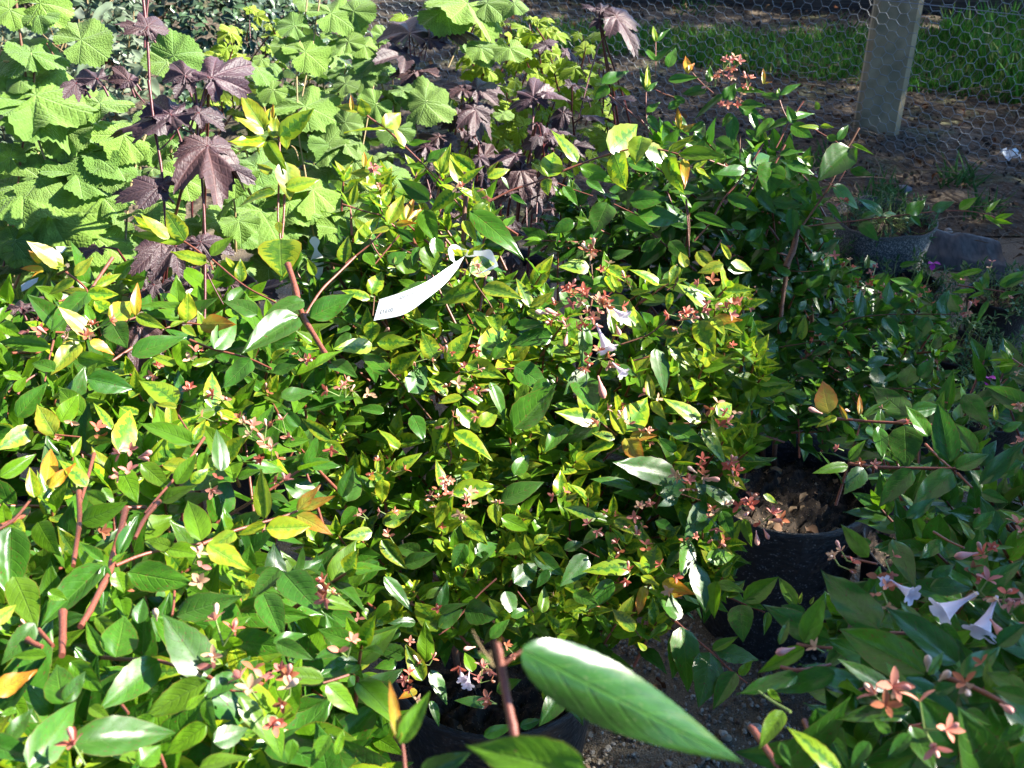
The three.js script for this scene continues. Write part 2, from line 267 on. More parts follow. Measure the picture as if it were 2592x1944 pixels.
// ------------------------------------------------------------------ plants: leaves, stems and flowers are collected first, then built
const plants = [];
function plant(key, name, label, base, dep, o = {}) { const p = { key, name, label, base, dep, leaves: [], stems: [], twigs: [], flowers: [], category: o.category ?? 'shrub', group: o.group, cap: o.cap ?? 290, minPix: o.minPix ?? 22, stem: o.stem ?? 'red', o }; plants.push(p); plants[key] = p; return p; }
const basis = (a, n) => { const z = n.clone().addScaledVector(a, -n.dot(a)).normalize(), x = V().crossVectors(a, z).normalize(); return new THREE.Matrix4().makeBasis(x, a, z); };
function addLeaf(p, type, base, axis, normal, len, wid, shape, lowOnly) {
  const set = SHAPES[shape], m = basis(axis, normal).scale(V(shape === 'p' ? len * 0.72 : shape in LOBES ? len : wid * len, len, len)).setPosition(base);
  p.leaves.push({ m, type, mat: pick(leafMats[type]), v: Math.floor(rnd() * set.length), shape, base, axis, normal, len, wid, lowOnly });
}
const toEye = (p) => EYE.clone().sub(p).normalize();
const shapeOf = { m: 'ab', l: 'ab', v: 'ab', y: 'ab', o: 'ab', r: 'r', k: 'k', p: 'p', s: 'narrow', w: 'oval', d: 'oval' };
// a leaf seen from b to t in the photograph: it lies in a plane through its foot that faces up, towards the eye and the light
function seenLeaf(p, type, glare, b, t, wid, dz = 0) {
  const d = p.dep(b[0], b[1]) + dz - 0.03, B = at(b[0], b[1], d), E = toEye(B), H = E.clone().add(SUN).normalize(), lob = type in LOBES;
  let n;
  for (let k = 0; k < 8; k++) {
    n = glare ? H.clone().addScaledVector(rvec(), 0.12) : lob ? UP.clone().multiplyScalar(0.8).addScaledVector(E, 0.38).addScaledVector(rvec(), 0.40).addScaledVector(SUN, 0.2) : UP.clone().multiplyScalar(0.55).addScaledVector(E, 0.75).addScaledVector(rvec(), 0.42).addScaledVector(SUN, lob ? 0.35 : rr(-0.25, 0.25));
    n.normalize();
    if (n.dot(E) > 0.35 && (glare || lob || n.dot(H) < 0.965)) break;
  }
  if (p.o.nearleaf && b[0] > 1290 && t[0] > 1800) { const q = ray(t[0], t[1]), ax = EYE.clone().addScaledVector(q, B.clone().sub(EYE).dot(H) / q.dot(H)).sub(B).normalize(), ur = V().crossVectors(H, ax); if (ur.y < 0) ur.negate(); n = H.clone().multiplyScalar(Math.cos(0.48)).addScaledVector(ur, -Math.sin(0.48)).normalize(); }
  const r = ray(t[0], t[1]), T = EYE.clone().addScaledVector(r, B.clone().sub(EYE).dot(n) / r.dot(n)), a = T.sub(B), len = Math.min(a.length() * (type === 'p' ? 0.8 : lob ? 0.86 : 1), lob ? 0.12 : 0.085);
  a.normalize();
  if (type === 'p') n.addScaledVector(UP, 0.2);
  addLeaf(p, type, B, a, n, len, wid, p.o.nearleaf && len > 0.05 ? 'nearleaf' : glare && !lob ? 'glossy' : shapeOf[type]);
  if (p.o.nearleaf) p.leaves[p.leaves.length - 1].mat = type === 'm' ? nearMat : leafMats[type][1];
  if (lob) { const e = B.clone().addScaledVector(a, -len * 0.35).addScaledVector(UP, -len * 0.4), f = B.clone().addScaledVector(a, -len * 0.12).addScaledVector(n, -len * 0.05); p.twigs.push({ geo: tube([e, f, B], 0.0012, 0.0008, 5, 4), mat: type === 'p' ? stemMat.maroon : stemMat.green }); }
}
function seenStem(p, pts, mm, kind, end) {
  const P = pts.map(([x, y]) => at(x, y, p.dep(x, y) - 0.022)), r = mm / (p.key === 'PL' ? 4100 : 3500);
  p.stems.push({ geo: tube(P, r, r * (end ?? 0.75), 8), mat: stemMat[kind ?? p.stem] });
}
function calyx(p, P, dir, s) { const q = new THREE.Quaternion().setFromUnitVectors(UP, dir.clone().normalize()), m = new THREE.Matrix4().compose(P, q, V(s, s, s)); p.flowers.push({ name: 'calyx', geo: pick(calyxGeo), mat: pick(sepalMats), m }); }
function bud(p, P, dir, s, k = 0) { const q = new THREE.Quaternion().setFromUnitVectors(UP, dir.clone().normalize()); p.flowers.push({ name: 'flower_bud', geo: budGeo[k], mat: pick(budMats), m: new THREE.Matrix4().compose(P, q, V(s, s, s)) }); }
function cluster(p, P, n, s = 0.0095) {
  n = Math.max(1, Math.round(n * (p.key === 'PR' || p.key === 'PL' ? 0.5 : 0.78))); s *= p.key === 'PR' ? 0.52 : 0.72;
  const E = toEye(P);
  for (let i = 0; i < n; i++) {
    const d = rvec().addScaledVector(UP, 0.55).addScaledVector(E, 0.5).normalize(), len = rr(0.004, 0.012) * Math.min(1.6, 0.6 + n * 0.15), e = P.clone().addScaledVector(d, len).addScaledVector(rvec(), s * 0.25 * Math.sqrt(n));
    p.twigs.push({ geo: tube([P, e], 0.0005, 0.0004, 4, 1), mat: stemMat.green });
    calyx(p, e, d, s * rr(0.75, 1.15)); if (rnd() < 0.55) bud(p, e, d.clone().addScaledVector(rvec(), 0.4), s * rr(0.6, 1), rnd() < 0.5 ? 0 : 1);
  }
}
const TILE = { A: [0, 0], B: [850, 0], C: [1692, 0], D: [0, 600], E: [850, 600], F: [1692, 600], G: [0, 1269], H: [850, 1269], I: [1692, 1269] }, TK = 900 / 2212;
// hand-placed growth: leaves "type[g] footx,footy>tipx,tipy [width]", stems "s mm x,y x,y ...", flower clusters "f x,y n", trumpets "t x,y>x,y", buds "b x,y>x,y"
function grow(key, tile, text) {
  const p = plants[key], [ox, oy] = TILE[tile], pt = (s) => { const [x, y] = s.split(',').map(Number); return [ox + x * TK, oy + y * TK]; };
  for (const item of text.split(/[|\n]/)) {
    const w = item.trim().split(/\s+/); if (!w[0]) continue;
    if (w[0][0] === 's') { const [, kind] = w[0].split(':'); seenStem(p, w.slice(2).filter((q) => q.includes(',')).map(pt), +w[1], kind && { b: 'brown', r: 'red', m: 'maroon', t: 'tan', g: 'green' }[kind], w[w.length - 1].includes(',') ? undefined : +w[w.length - 1]); continue; }
    if (w[0] === 'f') { const [x, y] = pt(w[1]); cluster(p, at(x, y, p.dep(x, y) - 0.035), +w[2], +(w[3] ?? 9.5) / 1000); continue; }
    const [a, b] = w[1].split('>').map(pt);
    if (w[0] === 't' || w[0] === 'b') {
      const d = p.dep(...a) - 0.045, A = at(...a, d), B = at(...b, d - 0.008), L = B.distanceTo(A), dir = B.clone().sub(A).normalize(), q = new THREE.Quaternion().setFromUnitVectors(UP, dir);
      if (w[0] === 't') { const s = L / 1.75; p.flowers.push({ name: 'flower', geo: trumpetGeo, mat: petalMat, m: new THREE.Matrix4().compose(A, q, V(s, s, s)) }); calyx(p, A, dir.clone().multiplyScalar(0.6).addScaledVector(rvec(), 0.3), 0.009); }
      else p.flowers.push({ name: 'flower_bud', geo: budGeo[0], mat: pick(budMats), m: new THREE.Matrix4().compose(A, q, V(L / 1.3, L / 1.3, L / 1.3)) });
      continue;
    }
    seenLeaf(p, w[0][0], w[0][1] === 'g', a, b, +(w[2] ?? 0.5) * 0.95);
  }
}
const inPoly = (poly, x, y) => { let c = false; for (let i = 0, j = poly.length - 1; i < poly.length; j = i++) { const [a, b] = poly[i], [d, e] = poly[j]; if ((b > y) !== (e > y) && x < (d - a) * (y - b) / (e - b) + a) c = !c; } return c; };
const BEAM = V(0.50, 0.19, -1.24);   // the folded pot's side catches the sun: nothing grows close to that line
// growth between the hand-placed shoots: tips over the plant's canopy, each with pairs of leaves down its stem
function fill(key, poly, n, o) {
  const p = plants[key], xs = poly.map((q) => q[0]), ys = poly.map((q) => q[1]), [x0, x1, y0, y1] = [Math.min(...xs), Math.max(...xs), Math.min(...ys), Math.max(...ys)];
  for (let k = 0, tries = 0; k < n && tries < n * 30; tries++) {
    const x = rr(x0, x1), y = rr(y0, y1); if (!inPoly(poly, x, y)) continue; k++;
    const P = at(x, y, p.dep(x, y) + rr(o.d0 ?? 0, o.d1 ?? 0.1)), beam = P.clone().sub(BEAM), bt = clamp(beam.dot(SUN), 0.02, 1.3); if (beam.addScaledVector(SUN, -bt).length() < 0.085) continue;
    const out = V(P.x - p.base.x, 0, P.z - p.base.z); if (out.lengthSq() > 1e-6) out.normalize();
    const dir = out.multiplyScalar(o.out ?? 0.5).addScaledVector(UP, o.up ?? 0.6).addScaledVector(rvec(), o.rand ?? 0.5).addScaledVector(toEye(P), o.eye ?? 0).normalize();
    (o.lob ? lobShoot : shoot)(p, P, dir, o);
  }
}
function shoot(p, P, dir, o) {
  const np = Math.round(rr(o.np?.[0] ?? 3, o.np?.[1] ?? 6)), L = rr(o.L[0], o.L[1]), gap = L * (o.gap ?? 0.62), bend = rvec().multiplyScalar(0.25).addScaledVector(UP, -0.15), s0 = V().crossVectors(dir, rvec()).normalize(), pts = [P];
  let pos = P.clone(), d = dir.clone(), ph = rr(0, 6.28);
  for (let k = 0; k < np; k++) {
    const f = Math.min(1, 0.56 + 0.2 * k), len = L * f * rr(0.85, 1.1), ang = lerp(0.5, 1.15, Math.min(1, k / 3)) + rr(-0.15, 0.2);
    for (const sgn of [0, Math.PI]) {
      if (rnd() < 0.08) continue;
      const side = s0.clone().applyAxisAngle(d, ph + sgn + rr(-0.25, 0.25)), a = d.clone().multiplyScalar(Math.cos(ang)).addScaledVector(side, Math.sin(ang)).addScaledVector(UP, -0.12 * k * rnd()).normalize();
      const n = d.clone().multiplyScalar(Math.sin(ang)).addScaledVector(side, -Math.cos(ang)).multiplyScalar(0.5).addScaledVector(UP, 0.7).addScaledVector(SUN, 0.2).addScaledVector(toEye(pos), 0.4).addScaledVector(rvec(), 0.4);
      const tp = o.types[Math.min(o.types.length - 1, k)];
      addLeaf(p, pick(tp), pos, a, n, len, rr(0.40, 0.52), o.shape ?? 'ab', o.low);
    }
    pos = pos.clone().addScaledVector(d, -gap * Math.min(1, 0.25 + 0.3 * k)); d.addScaledVector(bend, -0.12).normalize(); ph += Math.PI / 2; pts.push(pos);
  }
  if (o.fl && rnd() < o.fl) cluster(p, P, Math.round(rr(1, 3)), 0.008);
  if (pts.length > 1) p.twigs.push({ geo: tube(pts, 0.0008, 0.0016, 5, pts.length * 2), mat: stemMat[o.stem ?? p.stem] });
}
function lobShoot(p, P, dir, o) {
  const np = Math.round(rr(o.np?.[0] ?? 3, o.np?.[1] ?? 5)), L = rr(o.L[0], o.L[1]), pts = [P]; let pos = P.clone(), d = dir.clone(), ph = rr(0, 6.28);
  const s0 = V().crossVectors(dir, rvec()).normalize();
  for (let k = 0; k < np; k++) {
    const len = L * Math.min(1, 0.5 + 0.2 * k) * rr(0.85, 1.1), side = s0.clone().applyAxisAngle(d, ph), pet = len * rr(0.5, 0.9), J = pos.clone().addScaledVector(side, pet * 0.8).addScaledVector(d, pet * 0.4);
    const a = side.clone().addScaledVector(UP, rr(-0.6, 0.1)).addScaledVector(rvec(), 0.3).normalize(), n = UP.clone().multiplyScalar(0.75).addScaledVector(SUN, 0.4).addScaledVector(toEye(J), 0.25).addScaledVector(rvec(), 0.45);
    addLeaf(p, pick(o.types[0]), J, a, n, len, 1, shapeOf[o.types[0][0]]);
    p.twigs.push({ geo: tube([pos, pos.clone().lerp(J, 0.5).addScaledVector(d, pet * 0.1), J], 0.0012, 0.0008, 5, 4), mat: o.types[0][0] === 'p' ? stemMat.maroon : stemMat.green });
    pos = pos.clone().addScaledVector(d, -L * (o.gap ?? 0.55)).addScaledVector(rvec(), L * 0.04); ph += 2.4; pts.push(pos);
  }
  p.twigs.push({ geo: tube(pts, 0.0011, 0.0018, 6, pts.length * 2), mat: stemMat[p.stem] });
}

// ------------------------------------------------------------------ ground
const gritTex = texture(1024, 1024, (i, j) => { const x = i * 8, y = j * 8; let v = 0.5 + 0.5 * fbm(x * 0.6, y * 0.6, 3), c = mix3([0.080, 0.058, 0.034], [0.21, 0.165, 0.105], v); const g = n2(x * 26, y * 26), h = n2(x * 11 + 40, y * 11); if (g > 0.52) c = mix3(c, h > 0 ? [0.32, 0.27, 0.20] : [0.22, 0.15, 0.09], smooth(g, 0.52, 0.75)); if (g < -0.6) c = mul3(c, 0.45); return c; }, true, true);
const gritBump = texture(1024, 1024, (i, j) => { const x = i * 8, y = j * 8, h = 0.5 + 0.25 * n2(x * 26, y * 26) + 0.2 * fbm(x * 5, y * 5, 3); return [h, h, h]; }, false, true);
const soilTex = texture(1024, 1024, (i, j) => { const x = i * 8, y = j * 8; let c = mix3([0.044, 0.031, 0.019], [0.112, 0.082, 0.054], clamp(0.5 + 0.8 * fbm(x * 1.1, y * 1.1, 5), 0, 1)); const m = fbm(x * 0.5 + 30, y * 0.5, 3); if (m > 0.15) c = mix3(c, [0.07, 0.085, 0.03], 0.55 * smooth(m, 0.15, 0.4)); if (n2(x * 17, y * 17) > 0.72) c = mix3(c, [0.30, 0.25, 0.19], 0.6); return c; }, true, true);
const soilBump = texture(512, 512, (i, j) => { const h = 0.5 + 0.5 * fbm(i * 30, j * 30, 5); return [h, h, h]; }, false, true);
const uvMetres = (g, k) => { const p = g.attributes.position, u = g.attributes.uv; for (let i = 0; i < p.count; i++) u.setXY(i, p.getX(i) / k, -p.getZ(i) / k); return g; };
function sheet(x0, x1, z0, z1, y, nx, nz, relief, k) {
  const g = new THREE.PlaneGeometry(x1 - x0, z1 - z0, nx, nz).rotateX(-Math.PI / 2).translate((x0 + x1) / 2, y, (z0 + z1) / 2), p = g.attributes.position;
  for (let i = 0; i < p.count; i++) { const x = p.getX(i), z = p.getZ(i), e = smooth(Math.min(x - x0, x1 - x, z - z0, z1 - z), 0, 0.25); p.setY(i, y + relief(x, z) * e); }
  g.computeVertexNormals(); return uvMetres(g, k);
}
const soilMat = new THREE.MeshStandardMaterial({ name: 'soil', map: soilTex, bumpMap: soilBump, bumpScale: 0.02, roughness: 0.95 });
const gritMat = new THREE.MeshStandardMaterial({ name: 'damp grit', map: gritTex, bumpMap: gritBump, bumpScale: 0.004, roughness: 0.75 });
ground('ground', sheet(-80, 80, -100, 60, -0.012, 1, 1, () => 0, 1.6), soilMat);
ground('soil_strip', sheet(-5, 6, -8, -2.75, 0, 220, 110, (x, z) => 0.02 + 0.035 * fbm(x * 1.6, z * 1.6, 5), 1.6), soilMat);
ground('nursery_bed', sheet(-3.5, 3.5, -2.75, 1.2, -0.004, 140, 80, (x, z) => 0.006 + 0.012 * fbm(x * 3, z * 3, 4), 0.9), gritMat);

seed(400);
const stoneGeo = [0, 1, 2].map(() => { const g = new THREE.IcosahedronGeometry(1, 1), p = g.attributes.position, a = rr(0, 9); for (let i = 0; i < p.count; i++) { const v = V().fromBufferAttribute(p, i), k = 1 + 0.25 * n3(v.x + a, v.y, v.z); p.setXYZ(i, v.x * k, v.y * k * 0.6, v.z * k * 0.85); } g.computeVertexNormals(); return g; });
const stoneMat = new THREE.MeshStandardMaterial({ name: 'grit stone', color: 0xffffff, roughness: 0.85 });
function scatter(name, geo, mat, n, where, size, color, label) {
  const im = new THREE.InstancedMesh(geo, mat, n), m = new THREE.Matrix4(), q = new THREE.Quaternion(), c = new THREE.Color();
  for (let i = 0; i < n; i++) { const { p, tilt = 0.5 } = where(i); q.setFromEuler(new THREE.Euler(rr(-tilt, tilt), rr(0, 6.28), rr(-tilt, tilt), 'YXZ')); const s = size(p); m.compose(p, q, s.isVector3 ? s : V(s, s, s)); im.setMatrixAt(i, m); c.setRGB(...color(p)); im.setColorAt(i, c); }
  im.name = name; tag(im, label, null, null, 'stuff'); im.castShadow = im.receiveShadow = true; scene.add(im); return im;
}
scatter('gravel', stoneGeo[0], stoneMat, 14000, (i) => ({ p: i < 5000 ? V(rr(-1.2, 1.8), 0.004, rr(-2.7, 0)) : V(rr(-0.05, 0.75), 0.006, rr(-1.5, -0.55)), tilt: 1 }), () => rr(0.0012, 0.004) * (rnd() < 0.03 ? 3 : 1), () => mul3(pick([[0.30, 0.25, 0.18], [0.22, 0.19, 0.15], [0.36, 0.31, 0.24], [0.16, 0.10, 0.06]]), rr(0.6, 1.2)), 'pale grit and small stones on the damp bed');
const dryGeo = blade({ nx: 1, ny: 4, fold: 0.6, curl: 0.45, relief: 0, serr: 0, wave: 0.15 }), dryMat = phys({ name: 'dead leaf', color: 0xffffff, roughness: 0.9, specularIntensity: 0.3, transmission: 0.1 });
const dead = () => mul3(pick([[0.17, 0.085, 0.035], [0.22, 0.14, 0.075], [0.12, 0.07, 0.04], [0.27, 0.19, 0.12], [0.20, 0.075, 0.03]]), rr(0.4, 0.9));
const flatDry = dryGeo.clone().rotateX(-Math.PI / 2).translate(0, 0.25, 0);
scatter('leaf_litter', flatDry, dryMat, 2400, () => ({ p: rnd() < 0.75 ? V(rr(-0.6, 3.2), rr(0.02, 0.05), rr(-5.4, -2.75)) : V(rr(-0.2, 1.9), 0.012, rr(-2.8, -1)), tilt: 0.9 }), () => { const s = rr(0.009, 0.032); return V(s * 0.7, s, s); }, dead, 'brown dead leaves scattered over the soil');
scatter('twig_litter', tube([V(0, 0, 0), V(0.3, 0.02, 0.06), V(0.7, 0.01, -0.03), V(1, 0, 0.05)], 0.012, 0.007, 4, 6), dryMat, 1500, () => ({ p: V(rr(0.2, 3), rr(0.03, 0.06), rr(-4.2, -2.6)), tilt: 0.25 }), () => { const s = rr(0.04, 0.18); return V(s, s, s); }, () => mul3(pick([[0.26, 0.20, 0.14], [0.17, 0.12, 0.08]]), rr(0.6, 1.1)), 'thin dry twigs and roots on the bare soil');

scatter('soil_clods', stoneGeo[1], new THREE.MeshStandardMaterial({ name: 'clod', color: 0xffffff, roughness: 1 }), 5200, () => { const x = rr(-0.3, 3.2), z = rr(-5.4, -2.6); return { p: V(x, 0.025 + 0.03 * fbm(x * 1.6, z * 1.6, 5), z), tilt: 1 }; }, () => rr(0.002, 0.008) * (rnd() < 0.05 ? 1.8 : 1), () => mul3(pick([[0.085, 0.065, 0.048], [0.06, 0.045, 0.032], [0.12, 0.095, 0.07]]), rr(0.6, 1.1)), 'small clods of dark soil around the wire fence');

// grass beyond the wire
seed(500);
const grassPoly = [[1300, 82], [1950, 112], [2330, 105], [2760, 85], [2760, 300], [2300, 250], [1950, 205], [1300, 130]].map(([x, y]) => { const q = onGround(x, y); return [q.x, q.z]; });
const grassGeo = (() => { const pos = [], idx = [], uv = []; for (let j = 0; j <= 4; j++) { const t = j / 4, w = 0.035 * (1 - t * t); pos.push(-w, t * (1 - 0.12 * t), 0.35 * t * t, w, t * (1 - 0.12 * t), 0.35 * t * t); uv.push(0, t, 1, t); if (j < 4) { const k = j * 2; idx.push(k, k + 1, k + 2, k + 1, k + 3, k + 2); } } return bufGeo(pos, idx, uv); })();
const grassMat = phys({ name: 'grass', color: 0xffffff, roughness: 0.9, specularIntensity: 0.4, transmission: 0.3 });
scatter('grass', grassGeo, grassMat, 9500, () => { let x, z; do { x = rr(-0.5, 3.4); z = rr(-5.4, -3.2); } while (!inPoly(grassPoly, x, z) || rnd() < 0.5 * (0.5 + 0.5 * n2(x * 3, z * 3))); return { p: V(x, 0.015, z), tilt: 0.45 }; }, (p) => { const h = rr(0.04, 0.10) * (p.x > 1.75 ? rr(1, 2.1) : 1); return V(Math.max(0.05, h), h, h); }, () => mul3(pick([[0.07, 0.25, 0.02], [0.095, 0.29, 0.03], [0.05, 0.19, 0.02], [0.20, 0.27, 0.07]]), rr(0.7, 1.15)), 'strip of short green grass beyond the wire fence');
scatter('weeds', grassGeo, grassMat, 420, () => { const c = pick([[1650, 500], [2230, 520], [2420, 480], [2100, 430], [1950, 410], [2480, 560], [1760, 40], [2130, 100]]), q = onGround(c[0] + rr(-45, 45), c[1] + rr(-22, 22)); q.y = 0.02; return { p: q, tilt: 0.9 }; }, () => { const h = rr(0.03, 0.11); return V(0.09, h, h); }, () => mul3([0.05, 0.14, 0.03], rr(0.7, 1.3)), 'small weeds sprouting from the bare soil');

// ------------------------------------------------------------------ wire fence, posts, sleeper, boards
const FU = V(0.889, 0, 0.458), F0 = V(1.2, 0, -3.30), fp = (s, y) => F0.clone().addScaledVector(FU, s).add(V(0, y, 0));
const wireMat = new THREE.MeshStandardMaterial({ name: 'galvanised wire', color: new THREE.Color().setRGB(0.30, 0.315, 0.32), metalness: 0.55, roughness: 0.5 });
{
  seed(600);
  const fence = thing('wire_fence', 'chicken wire fence of grey hexagonal mesh in front of the concrete post', 'fence', fp(0, 0));
  const pos = [], idx = [], nor = [];
  const bar = (a, b, r) => { const d = b.clone().sub(a).normalize(), x = V().crossVectors(d, V(-FU.z, 0, FU.x)).normalize(), y = V().crossVectors(d, x), k = pos.length / 3; for (const e of [a, b]) for (let i = 0; i < 3; i++) { const q = i * 2.094, v = x.clone().multiplyScalar(Math.cos(q)).addScaledVector(y, Math.sin(q)); pos.push(e.x + v.x * r, e.y + v.y * r, e.z + v.z * r); nor.push(v.x, v.y, v.z); } for (let i = 0; i < 3; i++) { const j = (i + 1) % 3; idx.push(k + i, k + j, k + 3 + i, k + j, k + 3 + j, k + 3 + i); } };
  const HH = 0.0335, CW = 0.0292, tw = 0.0095;
  const vert = (s, y) => { const N = V(-FU.z, 0, FU.x), bulge = 0.05 * n2(s * 1.1, y * 1.5) + 0.012 * n2(s * 6, y * 6); return V(FU.x * s, y, FU.z * s).addScaledVector(FU, 0.012 * n2(s * 1.7 + 5, y * 2)).add(V(0, 0.016 * n2(s * 1.3, y * 2 + 9) + 0.003 * n2(s * 30, y * 30), 0)).addScaledVector(N, bulge); };
  for (let c = -85; c < 62; c++) for (let r = 0; r < 36; r++) {
    const s = c * CW, y = 0.005 + r * HH + (c & 1 ? HH / 2 : 0);   // cell centre
    const L = vert(s - tw, y), R = vert(s + tw, y);
    bar(L, R, 0.0013);                                             // twisted pair
    bar(R, vert(s + CW - tw, y + HH / 2), 0.0009); bar(R, vert(s + CW - tw, y - HH / 2), 0.0009);
  }
  const mesh = part('hexagonal_mesh', bufGeo(pos, idx, null, nor), wireMat, fence); mesh.userData.kind = 'stuff';
  for (const h of [0.47, 0.92]) part('tension_wire', tube([-2.5, -1.2, 0, 1, 1.9].map((s) => vert(s, h)), 0.0012, 0.0012, 5, 30), wireMat, fence);
}
const concreteTex = texture(256, 512, (i, j) => { let c = mix3([0.29, 0.22, 0.12], [0.40, 0.315, 0.185], clamp(0.5 + fbm(i * 5, j * 10, 5), 0, 1)); const m = fbm(i * 2 + 20, j * 4, 3); c = mix3(c, [0.16, 0.15, 0.09], 0.6 * smooth(m, 0.05, 0.4)); return c; }, true, true);
const concreteMat = new THREE.MeshStandardMaterial({ name: 'concrete', map: concreteTex, bumpMap: concreteTex, bumpScale: 0.003, roughness: 0.9 });
function postGeo(w, h, ch) { const s = new THREE.Shape(), a = w / 2, b = a - ch; s.moveTo(-b, -a); s.lineTo(b, -a); s.lineTo(a, -b); s.lineTo(a, b); s.lineTo(b, a); s.lineTo(-b, a); s.lineTo(-a, b); s.lineTo(-a, -b); s.closePath(); const g = new THREE.ExtrudeGeometry(s, { depth: h, bevelEnabled: true, bevelSize: 0.006, bevelThickness: 0.006, bevelSegments: 1, steps: 8 }); g.rotateX(-Math.PI / 2); const u = g.attributes.uv, p = g.attributes.position; for (let i = 0; i < p.count; i++) u.setXY(i, (p.getX(i) + p.getZ(i)) * 2, p.getY(i)); return g; }
{
  const q = onGround(2212, 350); q.y = -0.05;
  const post = thing('concrete_post', 'weathered concrete post standing in the soil behind the chicken wire', 'post', q);
  const m = part('shaft', postGeo(0.128, 1.5, 0.012), concreteMat, post); m.rotation.y = -0.26;
  const st = part('staple', tube([V(-0.03, 0.50, 0.075), V(0, 0.51, 0.084), V(0.03, 0.505, 0.078)], 0.0015, 0.0015, 5), wireMat, post); st.rotation.y = 0.0;
}
const woodTex = texture(512, 128, (i, j) => mix3([0.050, 0.036, 0.026], [0.16, 0.115, 0.08], clamp(0.5 + 0.9 * fbm(i * 3, j * 26, 5), 0, 1)), true, true);
const sleeperMat = new THREE.MeshStandardMaterial({ name: 'old timber', map: woodTex, bumpMap: woodTex, bumpScale: 0.006, roughness: 0.9 });
{
  seed(650);
  const A = onGround(1380, 2), B = onGround(2700, 62), d = B.clone().sub(A), L = d.length() + 1.2;
  for (let k = 0; k < 2; k++) {
    const c = A.clone().addScaledVector(d, k ? 0.78 : 0.2), t = thing('timber_sleeper', k ? 'dark timber sleeper along the soil bank, the one behind the concrete post' : 'dark timber sleeper along the soil bank, left of the concrete post', 'sleeper', V(c.x, 0, c.z), 'old sleepers edging the bank');
    const g = new THREE.BoxGeometry(L * 0.55, 0.24, 0.14, 24, 4, 3), p = g.attributes.position; for (let i = 0; i < p.count; i++) p.setXYZ(i, p.getX(i), p.getY(i) + 0.1 + 0.01 * n2(p.getX(i) * 3, p.getZ(i) * 9 + k), p.getZ(i) - 0.07 + 0.008 * n2(p.getX(i) * 4, p.getY(i) * 9 + k)); g.computeVertexNormals();
    t.rotation.y = -Math.atan2(d.z, d.x); part('beam', g, sleeperMat, t);
  }
  const fenceTex = texture(128, 512, (i, j) => mix3([0.11, 0.065, 0.035], [0.24, 0.15, 0.085], clamp(0.5 + 0.9 * fbm(i * 16, j * 3, 4), 0, 1)), true, true), boardMat = new THREE.MeshStandardMaterial({ name: 'brown boards', map: fenceTex, bumpMap: fenceTex, bumpScale: 0.004, roughness: 0.85 });
  const wf = thing('timber_fence', 'brown upright board fence far behind the dark hedge', 'fence', V(-2.0, 0, -5.5));
  for (let k = 0; k < 18; k++) { const g = new THREE.BoxGeometry(0.142, 1.5 + rr(-0.02, 0.02), 0.018); g.translate(-1.35 + k * 0.148, 0.75, rr(-0.004, 0.004)); part('board', g, boardMat, wf); }
  for (const h of [0.3, 1.2]) part('rail', new THREE.BoxGeometry(2.7, 0.08, 0.04).translate(-0.1, h, -0.032), boardMat, wf);
}

// ------------------------------------------------------------------ pots
const plasticBump = texture(256, 256, (i, j) => { const h = 0.5 + 0.35 * n2(i * 40, j * 40) + 0.3 * n2(i * 90, j * 90); return [h, h, h]; }, false, true);
const plasticMat = new THREE.MeshPhysicalMaterial({ name: 'black plastic', color: new THREE.Color().setRGB(0.012, 0.012, 0.013), roughness: 0.42, bumpMap: plasticBump, bumpScale: 0.0012, side: THREE.DoubleSide });
const sackTex = texture(512, 512, (i, j) => { const g = n2(i * 160, j * 160), h = n2(i * 33 + 9, j * 33); let c = [0.015, 0.015, 0.016]; if (g > 0.55 && h > -0.2) c = mix3(c, [0.45, 0.42, 0.38], 0.5 * smooth(g, 0.55, 0.8)); return c; }, true, true);
const sackMat = new THREE.MeshPhysicalMaterial({ name: 'black pot bag', map: sackTex, roughness: 0.36, bumpMap: plasticBump, bumpScale: 0.0016, side: THREE.DoubleSide });
const speckTex = texture(512, 512, (i, j) => { const g = n2(i * 60, j * 60) + 0.5 * n2(i * 24, j * 24); return mix3([0.06, 0.06, 0.06], [0.33, 0.31, 0.27], smooth(g, -0.2, 1.1)); }, true, true); speckTex.repeat.set(4, 1.5);
const speckMat = new THREE.MeshStandardMaterial({ name: 'gritty pot', map: speckTex, roughness: 0.85, bumpMap: plasticBump, bumpScale: 0.002, side: THREE.DoubleSide });
const mixTex = texture(512, 512, (i, j) => { const v = 0.5 + 0.9 * fbm(i * 18, j * 18, 5); let c = mix3([0.012, 0.009, 0.007], [0.075, 0.05, 0.033], clamp(v, 0, 1)); if (n2(i * 50, j * 50) > 0.7) c = [0.30, 0.22, 0.14]; return c; }, true, true);
const mixMat = new THREE.MeshStandardMaterial({ name: 'potting mix', map: mixTex, bumpMap: mixTex, bumpScale: 0.012, roughness: 0.95 });
